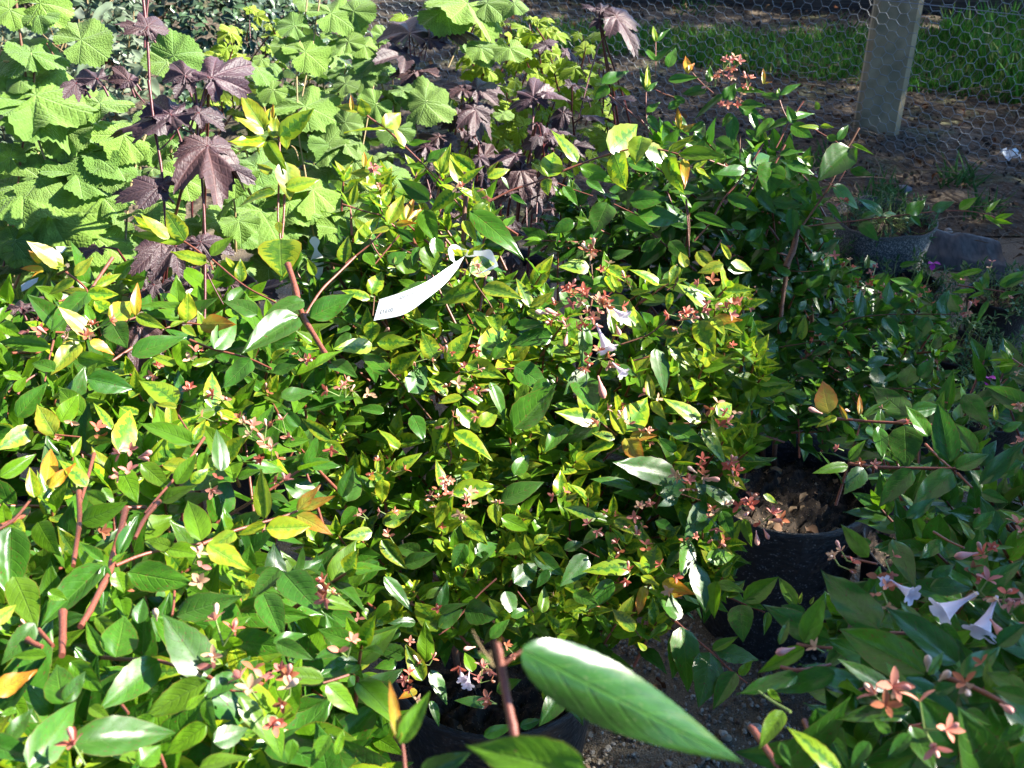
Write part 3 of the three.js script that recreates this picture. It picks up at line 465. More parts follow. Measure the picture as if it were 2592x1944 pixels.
function potGeo(r, h, fold, sag = 0) {
  const prof2 = [[r * 0.80, 0], [r * 0.82, 0.004], [r * 0.86, h * 0.25], [r * 0.91, h * 0.5], [r * 0.955, h * 0.75], [r * 0.99, h * 0.95], [r * 1.025, h * 0.965], [r * 1.03, h * 0.995], [r * 1.01, h], [r * 0.985, h * 0.99], [r * 0.96, h * 0.9], [r * 0.93, h * 0.7]];
  const g = new THREE.LatheGeometry(prof2.map(([a, b]) => new THREE.Vector2(a, b)), 72), p = g.attributes.position;
  if (fold || sag) { for (let i = 0; i < p.count; i++) { const x = p.getX(i), y = p.getY(i), z = p.getZ(i), a = Math.atan2(z, x), t = y / h, k = 1 + fold * Math.sin(t * Math.PI) * (0.6 * Math.sin(a * 9 + t * 9) + 0.6 * Math.sin(a * 14 - t * 13 + 2) + 0.5 * Math.sin(a * 5 + t * 16)) + sag * n2(a * 0.8, t); p.setXYZ(i, x * k, y + sag * r * n2(a * 1.2, 4), z * k); } g.computeVertexNormals(); }
  return g;
}
function pot(pos, r, h, mat, label, o = {}) {
  const t = thing('plant_pot', label, 'pot', V(pos.x, 0.002, pos.z), o.group);
  part('wall', potGeo(r, h, o.fold ?? 0, o.sag ?? 0), mat, t); part('base', new THREE.CylinderGeometry(r * 0.8, r * 0.78, 0.004, 36).translate(0, 0.003, 0), mat, t);
  const s = new THREE.CircleGeometry(r * 0.955, 40, 0, Math.PI * 2).rotateX(-Math.PI / 2), g = new THREE.PlaneGeometry(2, 2, 30, 30).rotateX(-Math.PI / 2), p = g.attributes.position, top = h * (o.full ?? 0.86);
  for (let i = 0; i < p.count; i++) { let x = p.getX(i), z = p.getZ(i); const X = x * Math.sqrt(1 - z * z / 2), Z = z * Math.sqrt(1 - x * x / 2); p.setXYZ(i, X * r * 0.95, top + 0.020 * fbm((X * r + pos.x) * 40, (Z * r + pos.z) * 40, 4), Z * r * 0.95); }
  g.computeVertexNormals(); part('potting_mix', g, mixMat, t);
  if (o.litter) { const pcs = []; for (let i = 0; i < o.litter; i++) { const a = rr(0, 6.28), q = Math.sqrt(rnd()) * r * 0.88, L = rr(0.007, 0.03) * (rnd() < 0.2 ? 1.0 : 0.6); const m = new THREE.Matrix4().compose(V(Math.cos(a) * q, top + rr(0.004, 0.014), Math.sin(a) * q), new THREE.Quaternion().setFromEuler(new THREE.Euler(rr(-1.9, -1.1), rr(-0.5, 0.5), rr(0, 6.28), 'YXZ')), V(L * 0.6, L, L)); pcs.push({ geo: dryGeo, mat: pick(chaff), m }); } for (const c of pcs) { const d = part('dead_leaf', c.geo, c.mat, t); c.m.decompose(d.position, d.quaternion, d.scale); } }
  return t;
}
const chaff = [[0.32, 0.19, 0.10], [0.42, 0.28, 0.16], [0.20, 0.11, 0.06]].map((c) => phys({ name: 'dead leaf in pot', color: new THREE.Color().setRGB(...c), roughness: 0.9, transmission: 0.15 }));

// ------------------------------------------------------------------ the plants and where they stand
const far = (d0, y0, k) => (x, y) => 1 / Math.max(0.3, 1 / d0 + (clamp(y, -150, 2150) - y0) * k);
plant('PL', 'abelia_shrub', 'large glossy green shrub with orange shoot tips filling the lower left corner', V(-0.27, 0.25, -0.60), far(1, 850, 0.00091));
plant('PM', 'abelia_shrub', 'shrub with thick reddish cut stems and orange yellow tips below the purple leaves at left', V(-0.38, 0.25, -1.02), far(0.98, 700, 0.0004));
plant('PV', 'variegated_shrub', 'lime and green variegated shrub carrying the white price label', V(-0.02, 0.25, -1.0), far(1.15, 400, 0.00012));
plant('PD', 'abelia_shrub', 'dark green glossy shrub with cut stems in front of the chicken wire', V(0.42, 0.22, -1.40), far(1.36, 450, 0.00008));
plant('PE', 'abelia_shrub', 'small leaved glossy shrub between the folded black pot and the little pots', V(0.52, 0.22, -1.62), far(1.42, 700, 0.0001));
plant('PR', 'abelia_shrub', 'shaded dark green shrub with pink white trumpet flowers in the lower right corner', V(0.42, 0.25, -0.62), (x, y) => { const t = clamp(y, 900, 2150) - 1050; return 1 / (1.0 + t * 0.0007 + 0.77 * (t / 894) * Math.abs(t / 894)); });
plant('PF', 'abelia_shoot', 'tall red shoot with one big glossy leaf, nearest of all at the bottom edge', V(0.02, 0.25, -0.12), (x, y) => (x > 1180 ? 0.30 : 0.38), { nearleaf: true, category: 'shoot' });
plant('RL', 'currant_bush', 'pale green lobed leaved bush at the left edge among silver leaves', V(-0.74, 0.22, -1.24), far(1.26, 300, 0.0001), { stem: 'tan' });
plant('RC', 'currant_bush', 'pale green lobed leaved bush behind the yellow tipped upright shoot', V(-0.42, 0.22, -1.62), far(1.62, 200, 0.00012), { stem: 'tan' });
plant('NL', 'ninebark', 'dark purple leaved ninebark with two maroon stems standing at left', V(-0.42, 0.22, -1.14), far(1.10, 300, 0.0001), { stem: 'maroon' });
plant('NC', 'ninebark', 'dark purple leaved ninebark standing before the golden leaves', V(-0.02, 0.22, -1.72), far(1.62, 250, 0.0001), { stem: 'maroon' });
plant('NR', 'ninebark', 'purple leaved ninebark with its top against the chicken wire', V(0.22, 0.22, -1.86), far(1.74, 150, 0.0001), { stem: 'maroon' });
plant('GK', 'golden_ninebark', 'golden yellow lobed leaved bush behind the purple leaves in the middle', V(-0.02, 0.2, -2.10), far(1.9, 250, 0.00008), { stem: 'maroon' });
plant('GL', 'golden_ninebark', 'golden leaved young plant between the purple leaves and the yellow tipped shoot', V(-0.62, 0.2, -2.0), far(1.9, 150, 0.0001), { stem: 'maroon' });
plant('SW', 'silver_shrub', 'silver grey leaved shrub behind the pale green bush at top left', V(-1.02, 0.15, -2.0), far(2.05, 150, 0.0001), { stem: 'tan' });

grow('RL', 'A', `r 190,330>130,190|r 190,330>20,290|r 225,590>635,440|r 505,245>705,160|r 240,85>385,100|r 1080,345>1265,260|r 1040,385>955,270|r 205,650>505,620|r 130,650>0,700|r 150,1190>110,1400|r 250,1110>510,1110|r 300,1325>725,1290|r 340,1400>425,1530|r 600,1480>500,1640|r 770,840>530,820|r 660,1080>830,1060|r 1150,1110>1030,1190|r 560,950>290,1010|r 480,1075>660,1000|r 130,500>10,520|r 200,700>110,790|r 60,60>-60,120|r 250,20>480,5|r 90,1500>0,1620|r 120,1560>220,1640|r 600,1590>720,1500|r 700,980>560,1060|r 620,640>820,560|r 420,820>380,980|r 60,980>-60,900|r 640,1230>720,1130|r 860,1330>960,1280|r 1010,1250>1180,1330
s:b 5 95,-60 105,60 120,180 150,400 180,600|s:b 4.5 215,420 200,650 150,850 115,1120 85,1400 20,1659|s:t 4 230,850 300,1050 350,1220|s:t 4.5 920,800 850,1000 800,1250 775,1590|s:t 4 20,380 130,400 160,520|s:b 3 290,270 350,370 390,420`);
grow('RC', 'A', `r 1780,290>1735,375|r 1900,320>2060,260|r 2060,80>2230,20|r 2170,260>2240,180|r 1900,660>2090,555|r 2050,900>1895,880|r 2030,910>2205,930|r 1560,1305>1315,1330|r 1620,1310>1400,1400|r 1800,1260>2025,1185|r 1700,1400>1920,1420|r 1700,560>1600,620|r 1830,160>1700,120|r 1950,1180>2150,1080|r 1640,1160>1740,1080|r 2100,1420>2200,1560|r 1900,1600>2050,1640|r 1500,1190>1380,1130|r 1600,420>1750,480
s:t 4 1915,-50 1905,60 1850,350 1850,620 1860,850 1900,1080 1940,1400 1960,1500|s:t 4 1995,-50 1960,200 1920,400 1880,600|s:t 4 1700,860 1830,920 1860,1000`);
grow('RC', 'B', `r 180,280>60,225|r 410,560>335,525|r 560,630>450,690|r 560,640>770,590|r 1040,705>1105,735|r 910,295>1045,300|r 905,300>960,385|r 1085,300>1130,390|r 680,60>920,95|r 1110,20>1180,85|r 110,70>270,70|r 60,900>125,850|r 120,1000>60,1120|r 60,520>150,460|r 160,480>60,560|r 60,760>180,740|r 820,20>700,110|r 330,1090>420,1000|r 380,800>300,900|r 230,380>140,440|r 100,1300>230,1250|r 940,20>1080,-40|r 250,650>160,750|r 420,1180>500,1090
s:t 4 790,230 740,330 700,420|s:t 4 250,430 230,560 170,900`);
grow('NL', 'A', `p 890,170>650,90|p 920,165>1045,10|p 1165,480>1000,440|p 1150,470>1050,300|p 1170,490>1060,600|p 1320,480>1640,290|p 1300,480>1230,380|p 1070,720>545,740|p 1060,710>890,520|p 1240,700>1490,640|p 1290,910>1410,1200|p 1285,905>1060,910|p 1295,905>1500,790|p 1330,1010>1670,1080|p 810,495>610,470|p 800,500>700,345|p 600,490>400,420|p 980,1170>665,1160|p 1010,1150>1105,1050|p 1010,1540>780,1659|p 1250,1520>1495,1480|p 1240,1540>1140,1400|p 530,560>430,500|p 470,520>380,590
s 5.5 885,-60 905,130 920,300 930,500|s 5 925,500 965,820 985,930 1010,1100 1030,1380 1060,1660|s 4 930,-60 915,60 905,150|s 4.5 1200,500 1225,650 1230,850 1250,1050 1275,1450 1275,1700|s 3 1150,490 1180,570 1225,680|s 3 1330,490 1280,600 1235,690|s 3 810,500 850,580 900,640|s 3 1060,730 1120,790 1220,840|s 3 1120,790 1050,880 985,940`);
grow('NL', 'D', `p 1090,60>880,265|p 1000,40>780,180|p 1250,30>1490,70|p 240,430>20,390|p 230,440>250,320|p 130,440>60,370|p 880,560>840,850|p 860,560>960,640|p 330,540>420,660|p 760,880>600,1000|p 960,300>1060,380
s 5 1090,170 1120,360 1110,480|s 4.5 1275,160 1275,430 1260,740|s 3 150,450 250,540 330,650|s 2.5 1290,230 1340,330 1390,420|s 4 500,930 560,1000`);
grow('NC', 'B', `p 460,205>440,-20|p 580,245>700,100|p 690,180>980,155|p 440,335>215,325|p 490,450>300,425|p 510,440>710,365|p 790,555>790,375|p 780,560>665,515|p 880,550>1115,490|p 1230,605>1235,385|p 1320,580>1535,550|p 1210,625>1025,610|p 870,685>885,875|p 860,670>1060,640|p 1300,885>1185,680|p 1340,860>1430,750|p 1480,900>1645,890|p 640,850>430,820|p 560,910>800,750|p 860,880>1075,880|p 1120,965>890,1000|p 1150,1060>960,1280|p 1150,1060>1240,1260|p 1380,1230>1520,1260|p 1060,1420>980,1560|p 1260,1400>1400,1380|p 700,960>560,1030|p 1390,820>1500,800|p 1060,1180>1190,1090|p 1330,1120>1260,1230|p 1240,1480>1120,1440|p 1350,1300>1490,1200
s 4.5 490,330 490,600 500,800 540,1000 600,1250|s 3 500,390 550,300 600,250|s 3 470,220 485,290 490,340|s 4 840,580 820,800 840,1050 850,1250|s 3 780,565 800,640 820,720|s 4 1230,600 1220,900 1205,1060|s 3 1320,590 1250,680 1225,760|s 4 1255,1180 1240,1560|s 3.5 1185,1250 1190,1500`);
grow('NR', 'B', `p 1610,50>1490,-20|p 1650,60>1700,-20|p 1745,95>2010,80|p 1745,110>1940,265|p 1640,130>1560,165|p 1310,280>1185,290|p 1310,270>1400,225|p 1430,320>1545,335|p 1740,620>1880,515|p 1570,620>1515,575|p 1740,630>1800,560
s 4.5 1740,170 1650,260 1600,400 1560,540 1520,700 1490,800|s 3 1650,215 1630,130 1605,55|s 3 1560,480 1530,430 1515,380`);
grow('GK', 'B', `k 1130,160>1080,130|k 1210,230>1130,290|k 1240,240>1320,210|k 1340,170>1400,180|k 1320,130>1350,95|k 1210,110>1180,85|k 1330,390>1250,330|k 1350,400>1470,410|k 1340,400>1340,470|k 1030,480>940,440|k 1070,430>1130,400|k 1410,470>1350,530|k 1590,430>1640,410|k 1640,700>1560,740|k 1650,700>1760,720|k 1640,770>1720,830|k 1430,620>1370,690|k 1100,800>980,790|k 1110,810>1180,900|k 1010,550>930,530|k 1020,560>1090,560|k 1090,880>1000,940|k 1170,630>1100,660|k 1180,380>1110,410|k 1260,470>1190,430|k 1560,470>1500,420|k 1480,640>1540,690|k 1200,760>1130,740|k 960,170>1040,160|k 1030,130>960,110|k 1120,1120>1180,1060|k 1550,820>1620,780|k 420,100>330,110|k 200,100>130,70
s 2.5 1200,140 1220,260 1230,420|s 2.5 1340,180 1300,300 1290,480`);
grow('GL', 'A', `k 1410,210>1340,250|k 1430,200>1510,170|k 1560,60>1500,40|k 1570,60>1640,70|k 1600,100>1680,110|k 1450,500>1340,480|k 1470,500>1590,450|k 1500,520>1480,600|k 1290,560>1210,500|k 1560,560>1640,600|k 1380,560>1420,620|k 1610,470>1720,490
s 3 1550,70 1555,200 1560,260|s 3 1550,490 1550,600`);
grow('SW', 'A', `w 490,120>500,40 .9|w 440,60>330,180 .4|w 560,300>690,270 .5|w 560,380>480,440 .5|w 600,290>700,170 .45|w 880,380>820,290 .5|w 500,330>490,410 .5|w 700,20>560,120 .3|w 350,180>280,110 .5|w 420,160>410,240 .5|w 560,580>570,640 .7|w 300,240>380,230 .5|w 100,560>0,570 .45|w 820,480>900,400 .5|w 300,30>380,60 .5|w 240,330>330,360 .4
s:t 3 490,110 495,250 510,400|s:t 3 250,200 350,290 470,370|s:t 2.5 720,-20 560,110 470,150`);

grow('PV', 'A', `y 1645,800>1488,568|y 1650,780>1712,640 .3|yg 1640,830>1465,720 .42|y 1650,880>1415,885 .45|y 1630,890>1408,945 .3|v 1740,855>1965,685 .5|y 1700,860>1720,720 .5|y 1660,880>1780,1070 .5|y 1770,840>1790,930 .6|yg 1775,1010>1822,1235 .72|v 1710,1190>1465,1240 .45|y 1780,1170>1990,1110 .45|y 1690,1080>1590,1015 .5|y 1730,1380>1745,1455 .7|v 1745,1490>1735,1700 1|o 1700,740>1705,640 .2|y 1600,900>1615,970 .25
s 4 1735,830 1740,960 1735,1150 1730,1360 1745,1490|s 4.5 1770,1210 1765,1350 1755,1480`);
grow('PM', 'A', `yg 1050,1485>875,1330 .5|y 960,1440>825,1340 .35|y 1140,1500>805,1450 .25|v 1150,1495>1015,1290 .5|y 1285,1625>1065,1570 .45|l 1310,1590>1465,1475 .5|y 1010,1450>840,1400 .3
s 3.5 1140,1500 1200,1540 1300,1620 1325,1680`);
grow('PM', 'D', `yg 390,180>165,25 .55|o 255,160>175,80 .5|o 270,200>118,190 .35|o 270,210>188,248 .35|y 300,170>405,175 .5|y 465,240>575,120 .45|y 460,265>297,362 .4|o 690,220>650,270 .4|y 600,300>760,230 .35|y 540,340>380,330 .35|v 545,345>740,365 .5|m 545,350>295,595 .5|v 590,400>735,500 .55|y 700,525>820,375 .5|o 845,490>848,270 .3|l 1150,450>838,405 .35|y 1165,530>1172,338 .5|y 850,490>1020,570 .4|y 1060,560>1160,510 .4|y 1135,555>1220,622 .6|o 1250,545>1462,530 .45|o 1260,530>1330,500 .4|m 1600,480>1395,360 .6|mg 1335,695>1485,470 .5|m 1855,500>1490,705 .45|m 1890,400>1630,460 .5|m 1930,500>2210,360 .5|yg 565,612>358,430 .5|l 575,540>530,395 .4|o 560,645>722,715 .5|y 495,660>308,832 .5|l 480,750>735,785 .4|l 310,690>0,650 .35|m 340,830>195,760 .6|m 700,540>770,680 .8|m 820,735>1162,605 .42|l 1120,640>1172,870 .55|y 1095,790>920,735 .4|y 1190,795>1340,755 .35|m 545,880>845,945 .55|l 540,860>600,780 .5|m 1560,760>1380,950 .6|m 1700,840>1850,790 .5|l 1960,800>2130,690 .4|l 0,540>140,610 .5|l 90,960>170,870 .6|l 20,840>160,900 .5
s:r 5 700,130 630,230 560,335|s:r 3.5 410,220 480,270 540,330 553,400|s:r 3 335,640 300,790 278,900|s:r 4 820,690 760,730 700,770|s:r 3.5 1180,640 1320,695 1530,750 1690,820|s:r 3 1320,140 1530,310 1700,400 1860,495|s:r 9 1790,170 1830,290 1880,480 1960,620 2045,760 .8|s:r 4 1890,500 2000,330 2100,230 2212,120|s:r 3 860,495 800,515 740,540|s:r 3 1010,580 1080,550 1160,535 1250,545|s:r 3 110,980 160,900 230,850|f 600,570 4|f 1200,770 2|f 260,590 2|b 290,600>230,560|f 520,650 2`);
grow('PL', 'D', `l 515,1100>335,915 .5|v 1095,1040>868,825 .5|vg 1320,1060>1318,828 .5|y 1350,1090>1532,1155 .4|l 1230,1060>1270,960 .4|l 1195,1280>868,1145 .45|mg 1375,1455>1362,1180 .45|vg 735,1330>850,1060 .55|y 340,1230>217,1030 .55|vg 695,1195>585,1015 .35|v 1210,1265>1285,1140 .5|y 540,1265>720,1260 .35|y 450,1370>505,1235 .35|o 290,1545>330,1310 .4|o 300,1560>475,1410 .35|y 215,1620>185,1425 .45|y 230,1615>255,1530 .6|l 755,1450>860,1640 .6|vg 540,1550>370,1370 .5|l 880,1410>1065,1570 .5|l 1095,1535>1235,1350 .5|l 1010,1645>1215,1540 .45|v 1190,1530>1300,1435 .6|l 1480,1500>1625,1440 .45|m 1610,1225>1700,1035 .5|v 2060,1260>1880,1120 .4|v 2030,1280>2155,1370 .55|m 2130,1620>2205,1420 .5|m 110,1120>300,910 .5|vg 200,1190>-20,1330 .5|l 0,1490>240,1350 .4|l 640,1560>720,1659 .5|v 860,1100>740,1050 .5|y 950,1130>940,1030 .35|l 380,1150>480,960 .6|l 1280,1340>1230,1480 .5|l 1760,1285>1930,1260 .4|m 1860,1180>1760,1060 .5|l 660,1659>520,1570 .5|y 1100,1060>970,1030 .4|m 1750,1000>1960,930 .5
s 4 1270,1250 1130,1450 1000,1600 900,1720|s 5 585,1350 545,1500 500,1660|s 3 1110,1110 1160,1190 1215,1260|s 3 190,1210 350,1230 500,1245|s 2.5 2060,1280 2040,1320|f 1390,1020 4|f 1180,990 3|f 800,1340 4|b 860,1370>945,1335|b 855,1375>925,1380|f 780,1480 3|f 1640,1300 9|f 1560,1230 5|f 1780,1230 6|f 1900,790 5|f 2140,930 4|f 2110,990 4|f 440,1140 1|f 980,830 3|f 1750,1540 4|f 1300,1520 3|f 600,1230 3|f 1330,1150 4|f 2060,1290 2|f 1690,1390 6`);
grow('PL', 'G', `l 1250,245>1185,-40 .5|y 1460,190>1255,345 .55|y 1290,270>1565,447 .5|y 1660,170>1945,165 .55|y 1650,140>1475,215 .4|y 1650,105>1640,-205 .42|o 1850,85>2072,187 .45|o 1850,60>1990,-110 .35|o 1880,50>2085,-40 .3|l 1060,285>910,235 .6|l 1050,300>1275,330 .5|m 800,440>1215,520 .5|l 720,440>770,572 .8|m 640,400>245,785 .42|m 655,400>635,692 .28|m 640,370>505,260 .4|l 700,380>790,305 .4|m 735,350>850,60 .25|l 510,130>780,20 .5|m 70,165>40,650 .5|l 90,470>245,795 .5|yg -40,760>110,635 .45|mg 215,760>15,1015 .45|o -60,1200>235,1055 .5|m 395,1255>325,985 .6|m 400,1250>530,1050 .5|l 440,1000>650,1200 .5|mg 985,990>625,1305 .48|mg 1292,1085>1002,700 .62|m 1100,715>1492,568 .42|l 1320,850>1555,695 .45|l 1285,1120>880,1350 .45|m 440,1520>1120,1370 .40|mg 180,1659>497,1210 .45|m 40,1500>212,1285 .45|m -120,1500>245,1612 .42|l 290,960>80,965 .35|l 645,958>535,740 .38|l 598,722>795,912 .33|m 720,970>790,690 .8|l 1280,1390>1020,1590 .5|l 870,1650>1000,1500 .8|mg 1330,1500>1555,1400 .6|lg 1490,1215>1695,1512 .42|lg 1660,1330>1775,1602 .5|l 2012,1110>1690,1085 .42|lg 2030,1140>2240,1330 .5|m 1480,1090>1235,1230 .55|l 1280,1240>1310,1410 .5|l 1240,1659>1572,1570 .38|l 2050,1460>1925,1645 .5|l 2085,1575>2145,1410 .4|m 1770,450>1990,720 .55|m 1740,420>1560,600 .5|m 1700,880>1915,800 .4|m 1720,880>1945,985 .45|m 1640,580>1750,860 .5|m 2190,870>1970,800 .5|l 1820,1480>1800,1640 .6|l 960,1340>760,1440 .5|l 100,1290>0,1340 .6|m 480,1640>430,1800 .5|l 1150,1300>1290,1180 .4|l 560,1280>690,1360 .5|l 900,250>1060,330 .5|m 860,760>900,600 .6|l 1170,540>1360,650 .5|l 20,1160>120,1040 .5|y 480,1659>515,1545 .35|m 1480,1050>1560,960 .45|l 240,130>330,330 .6|l 300,560>420,620 .6
s 8 780,50 745,200 700,350 690,420 620,560 560,680 500,780|s 8 390,690 390,830 385,960|s 6.5 490,-60 495,120 475,270 455,400|s 6 990,0 900,110 840,230|s 4 720,400 880,335 1050,295 1260,260|s 4 1260,265 1440,190 1640,130 1760,95 1850,60|s 4 -40,190 50,140 105,95 190,-10|s 4 630,970 800,985 950,985 1110,1030|s 4.5 1290,1090 1360,1130 1440,1175|s 2 1440,1178 1520,1183 1600,1188|s 3 1085,560 1080,650 1070,710|s 6 170,860 220,890 265,905|s 3 760,1270 800,1320|s 3 1000,1580 1030,1659|s 2.5 2170,1080 2080,1110 2010,1130|s 5 240,800 330,900|f 1390,900 4|f 1370,1010 4|f 1200,390 3|f 1600,1110 4|f 1800,1140 4|b 1770,1170>1850,1110|f 2040,600 4|f 2110,590 3|f 2160,970 4|b 975,745>965,670|f 1800,1210 3|f 590,185 2|f 530,1640 2|f 1230,530 1|f 1600,1230 3|f 1690,1380 2`);
grow('PV', 'D', `m 1850,60>1740,280 .5|y 1960,240>1910,130 .45|v 1500,280>1490,130 .5|y 1450,190>1400,110 .3|m 2180,600>2070,700 .5`);
grow('PV', 'B', `y 190,720>155,610 .8|o 100,690>95,590 .3|y 150,690>0,648 .4|y 310,810>50,800 .18|y 310,795>402,692 .65|yg 425,912>368,770 .5|y 430,925>338,870 .25|l 445,893>590,880 .3|l 552,1040>425,1022 .35|m 570,1010>690,910 .5|y 650,1080>602,905 .35|y 655,1080>712,888 .3|yg 765,1140>722,942 .48|v 860,1070>725,945 .5|v 775,1150>930,1040 .4|yg 750,1182>645,1140 .42|v 742,1192>588,1312 .5|v 860,1170>972,1335 .45|y 940,1085>1012,1005 .3|y 945,1105>1085,1040 .45|mg 1030,1100>1085,1172 .4|m 582,1245>395,1108 .5|vg 1502,1008>1352,792 .45|v 1322,1100>1375,922 .6|v 1310,1112>1318,1212 .9|l 1520,1035>1745,1142 .42|vg 1708,945>1892,757 .62|v 1730,960>1812,1172 .62|y 1905,850>1870,1005 .75|vg 1922,925>2095,1000 .7|y 2070,945>2220,860 .35|v 2060,975>2155,1195 .5|y 210,1075>85,1080 .4|y 250,1110>365,1070 .4|y 215,1060>230,960 .4|o 175,1040>180,942 .35|v 250,1240>205,1180 .6|y 105,1270>140,1128 .42|v 310,1290>210,1210 .5|v 290,1290>340,1180 .4|vg 120,1512>282,1335 .35|y 212,1482>108,1338 .42|y 325,1395>435,1208 .4|o 440,1370>490,1225 .3|o 440,1390>545,1285 .3|o 370,1395>500,1388 .3|y 330,1420>215,1450 .35|v 55,1635>68,1455 .55|l 548,1305>615,1515 .55|v 640,1310>595,1380 .4|m 838,1312>1185,1570 .38|y 790,1375>888,1492 .5|y 830,1400>850,1440 .3|y 770,1395>720,1410 .5|m 330,1640>440,1550 .8|l 680,1330>740,1250 .5|m 1090,1210>1190,1270 .35|m 480,1500>380,1420 .5|m 620,1480>640,1640 .6|m 520,1540>470,1659 .5|l 850,1310>960,1250 .4
s 3.5 150,680 220,740 310,800 430,910 550,1030 640,1130 780,1290|s 4 850,1300 960,1250 1080,1190 1250,1130 1510,1025 1700,960 1900,920 2060,940 2200,985|s:b 9 810,1225 800,1340 790,1500|s 3 40,1270 200,1320 290,1340|s 2.5 240,1200 265,1270 300,1340|s 3 440,1410 330,1540 230,1659|s 3 390,1430 450,1500 520,1560|s 3 210,1480 245,1550 280,1600|s 3 60,1640 200,1530 320,1410|s 2.5 650,1080 600,1180 580,1260|f 215,1060 3|f 780,1180 3|f 930,1180 2|f 250,1080 2`);
grow('PV', 'C', `y 15,940>158,848 .35|y 90,970>300,970 .22|o 100,990>110,1145 .3|y 170,1040>258,1112 .35|y 155,1050>243,1000 .35|y 60,960>150,960 .4|o 200,985>290,965 .25|vg 20,975>85,1192 .5|l 70,960>340,940 .35`);
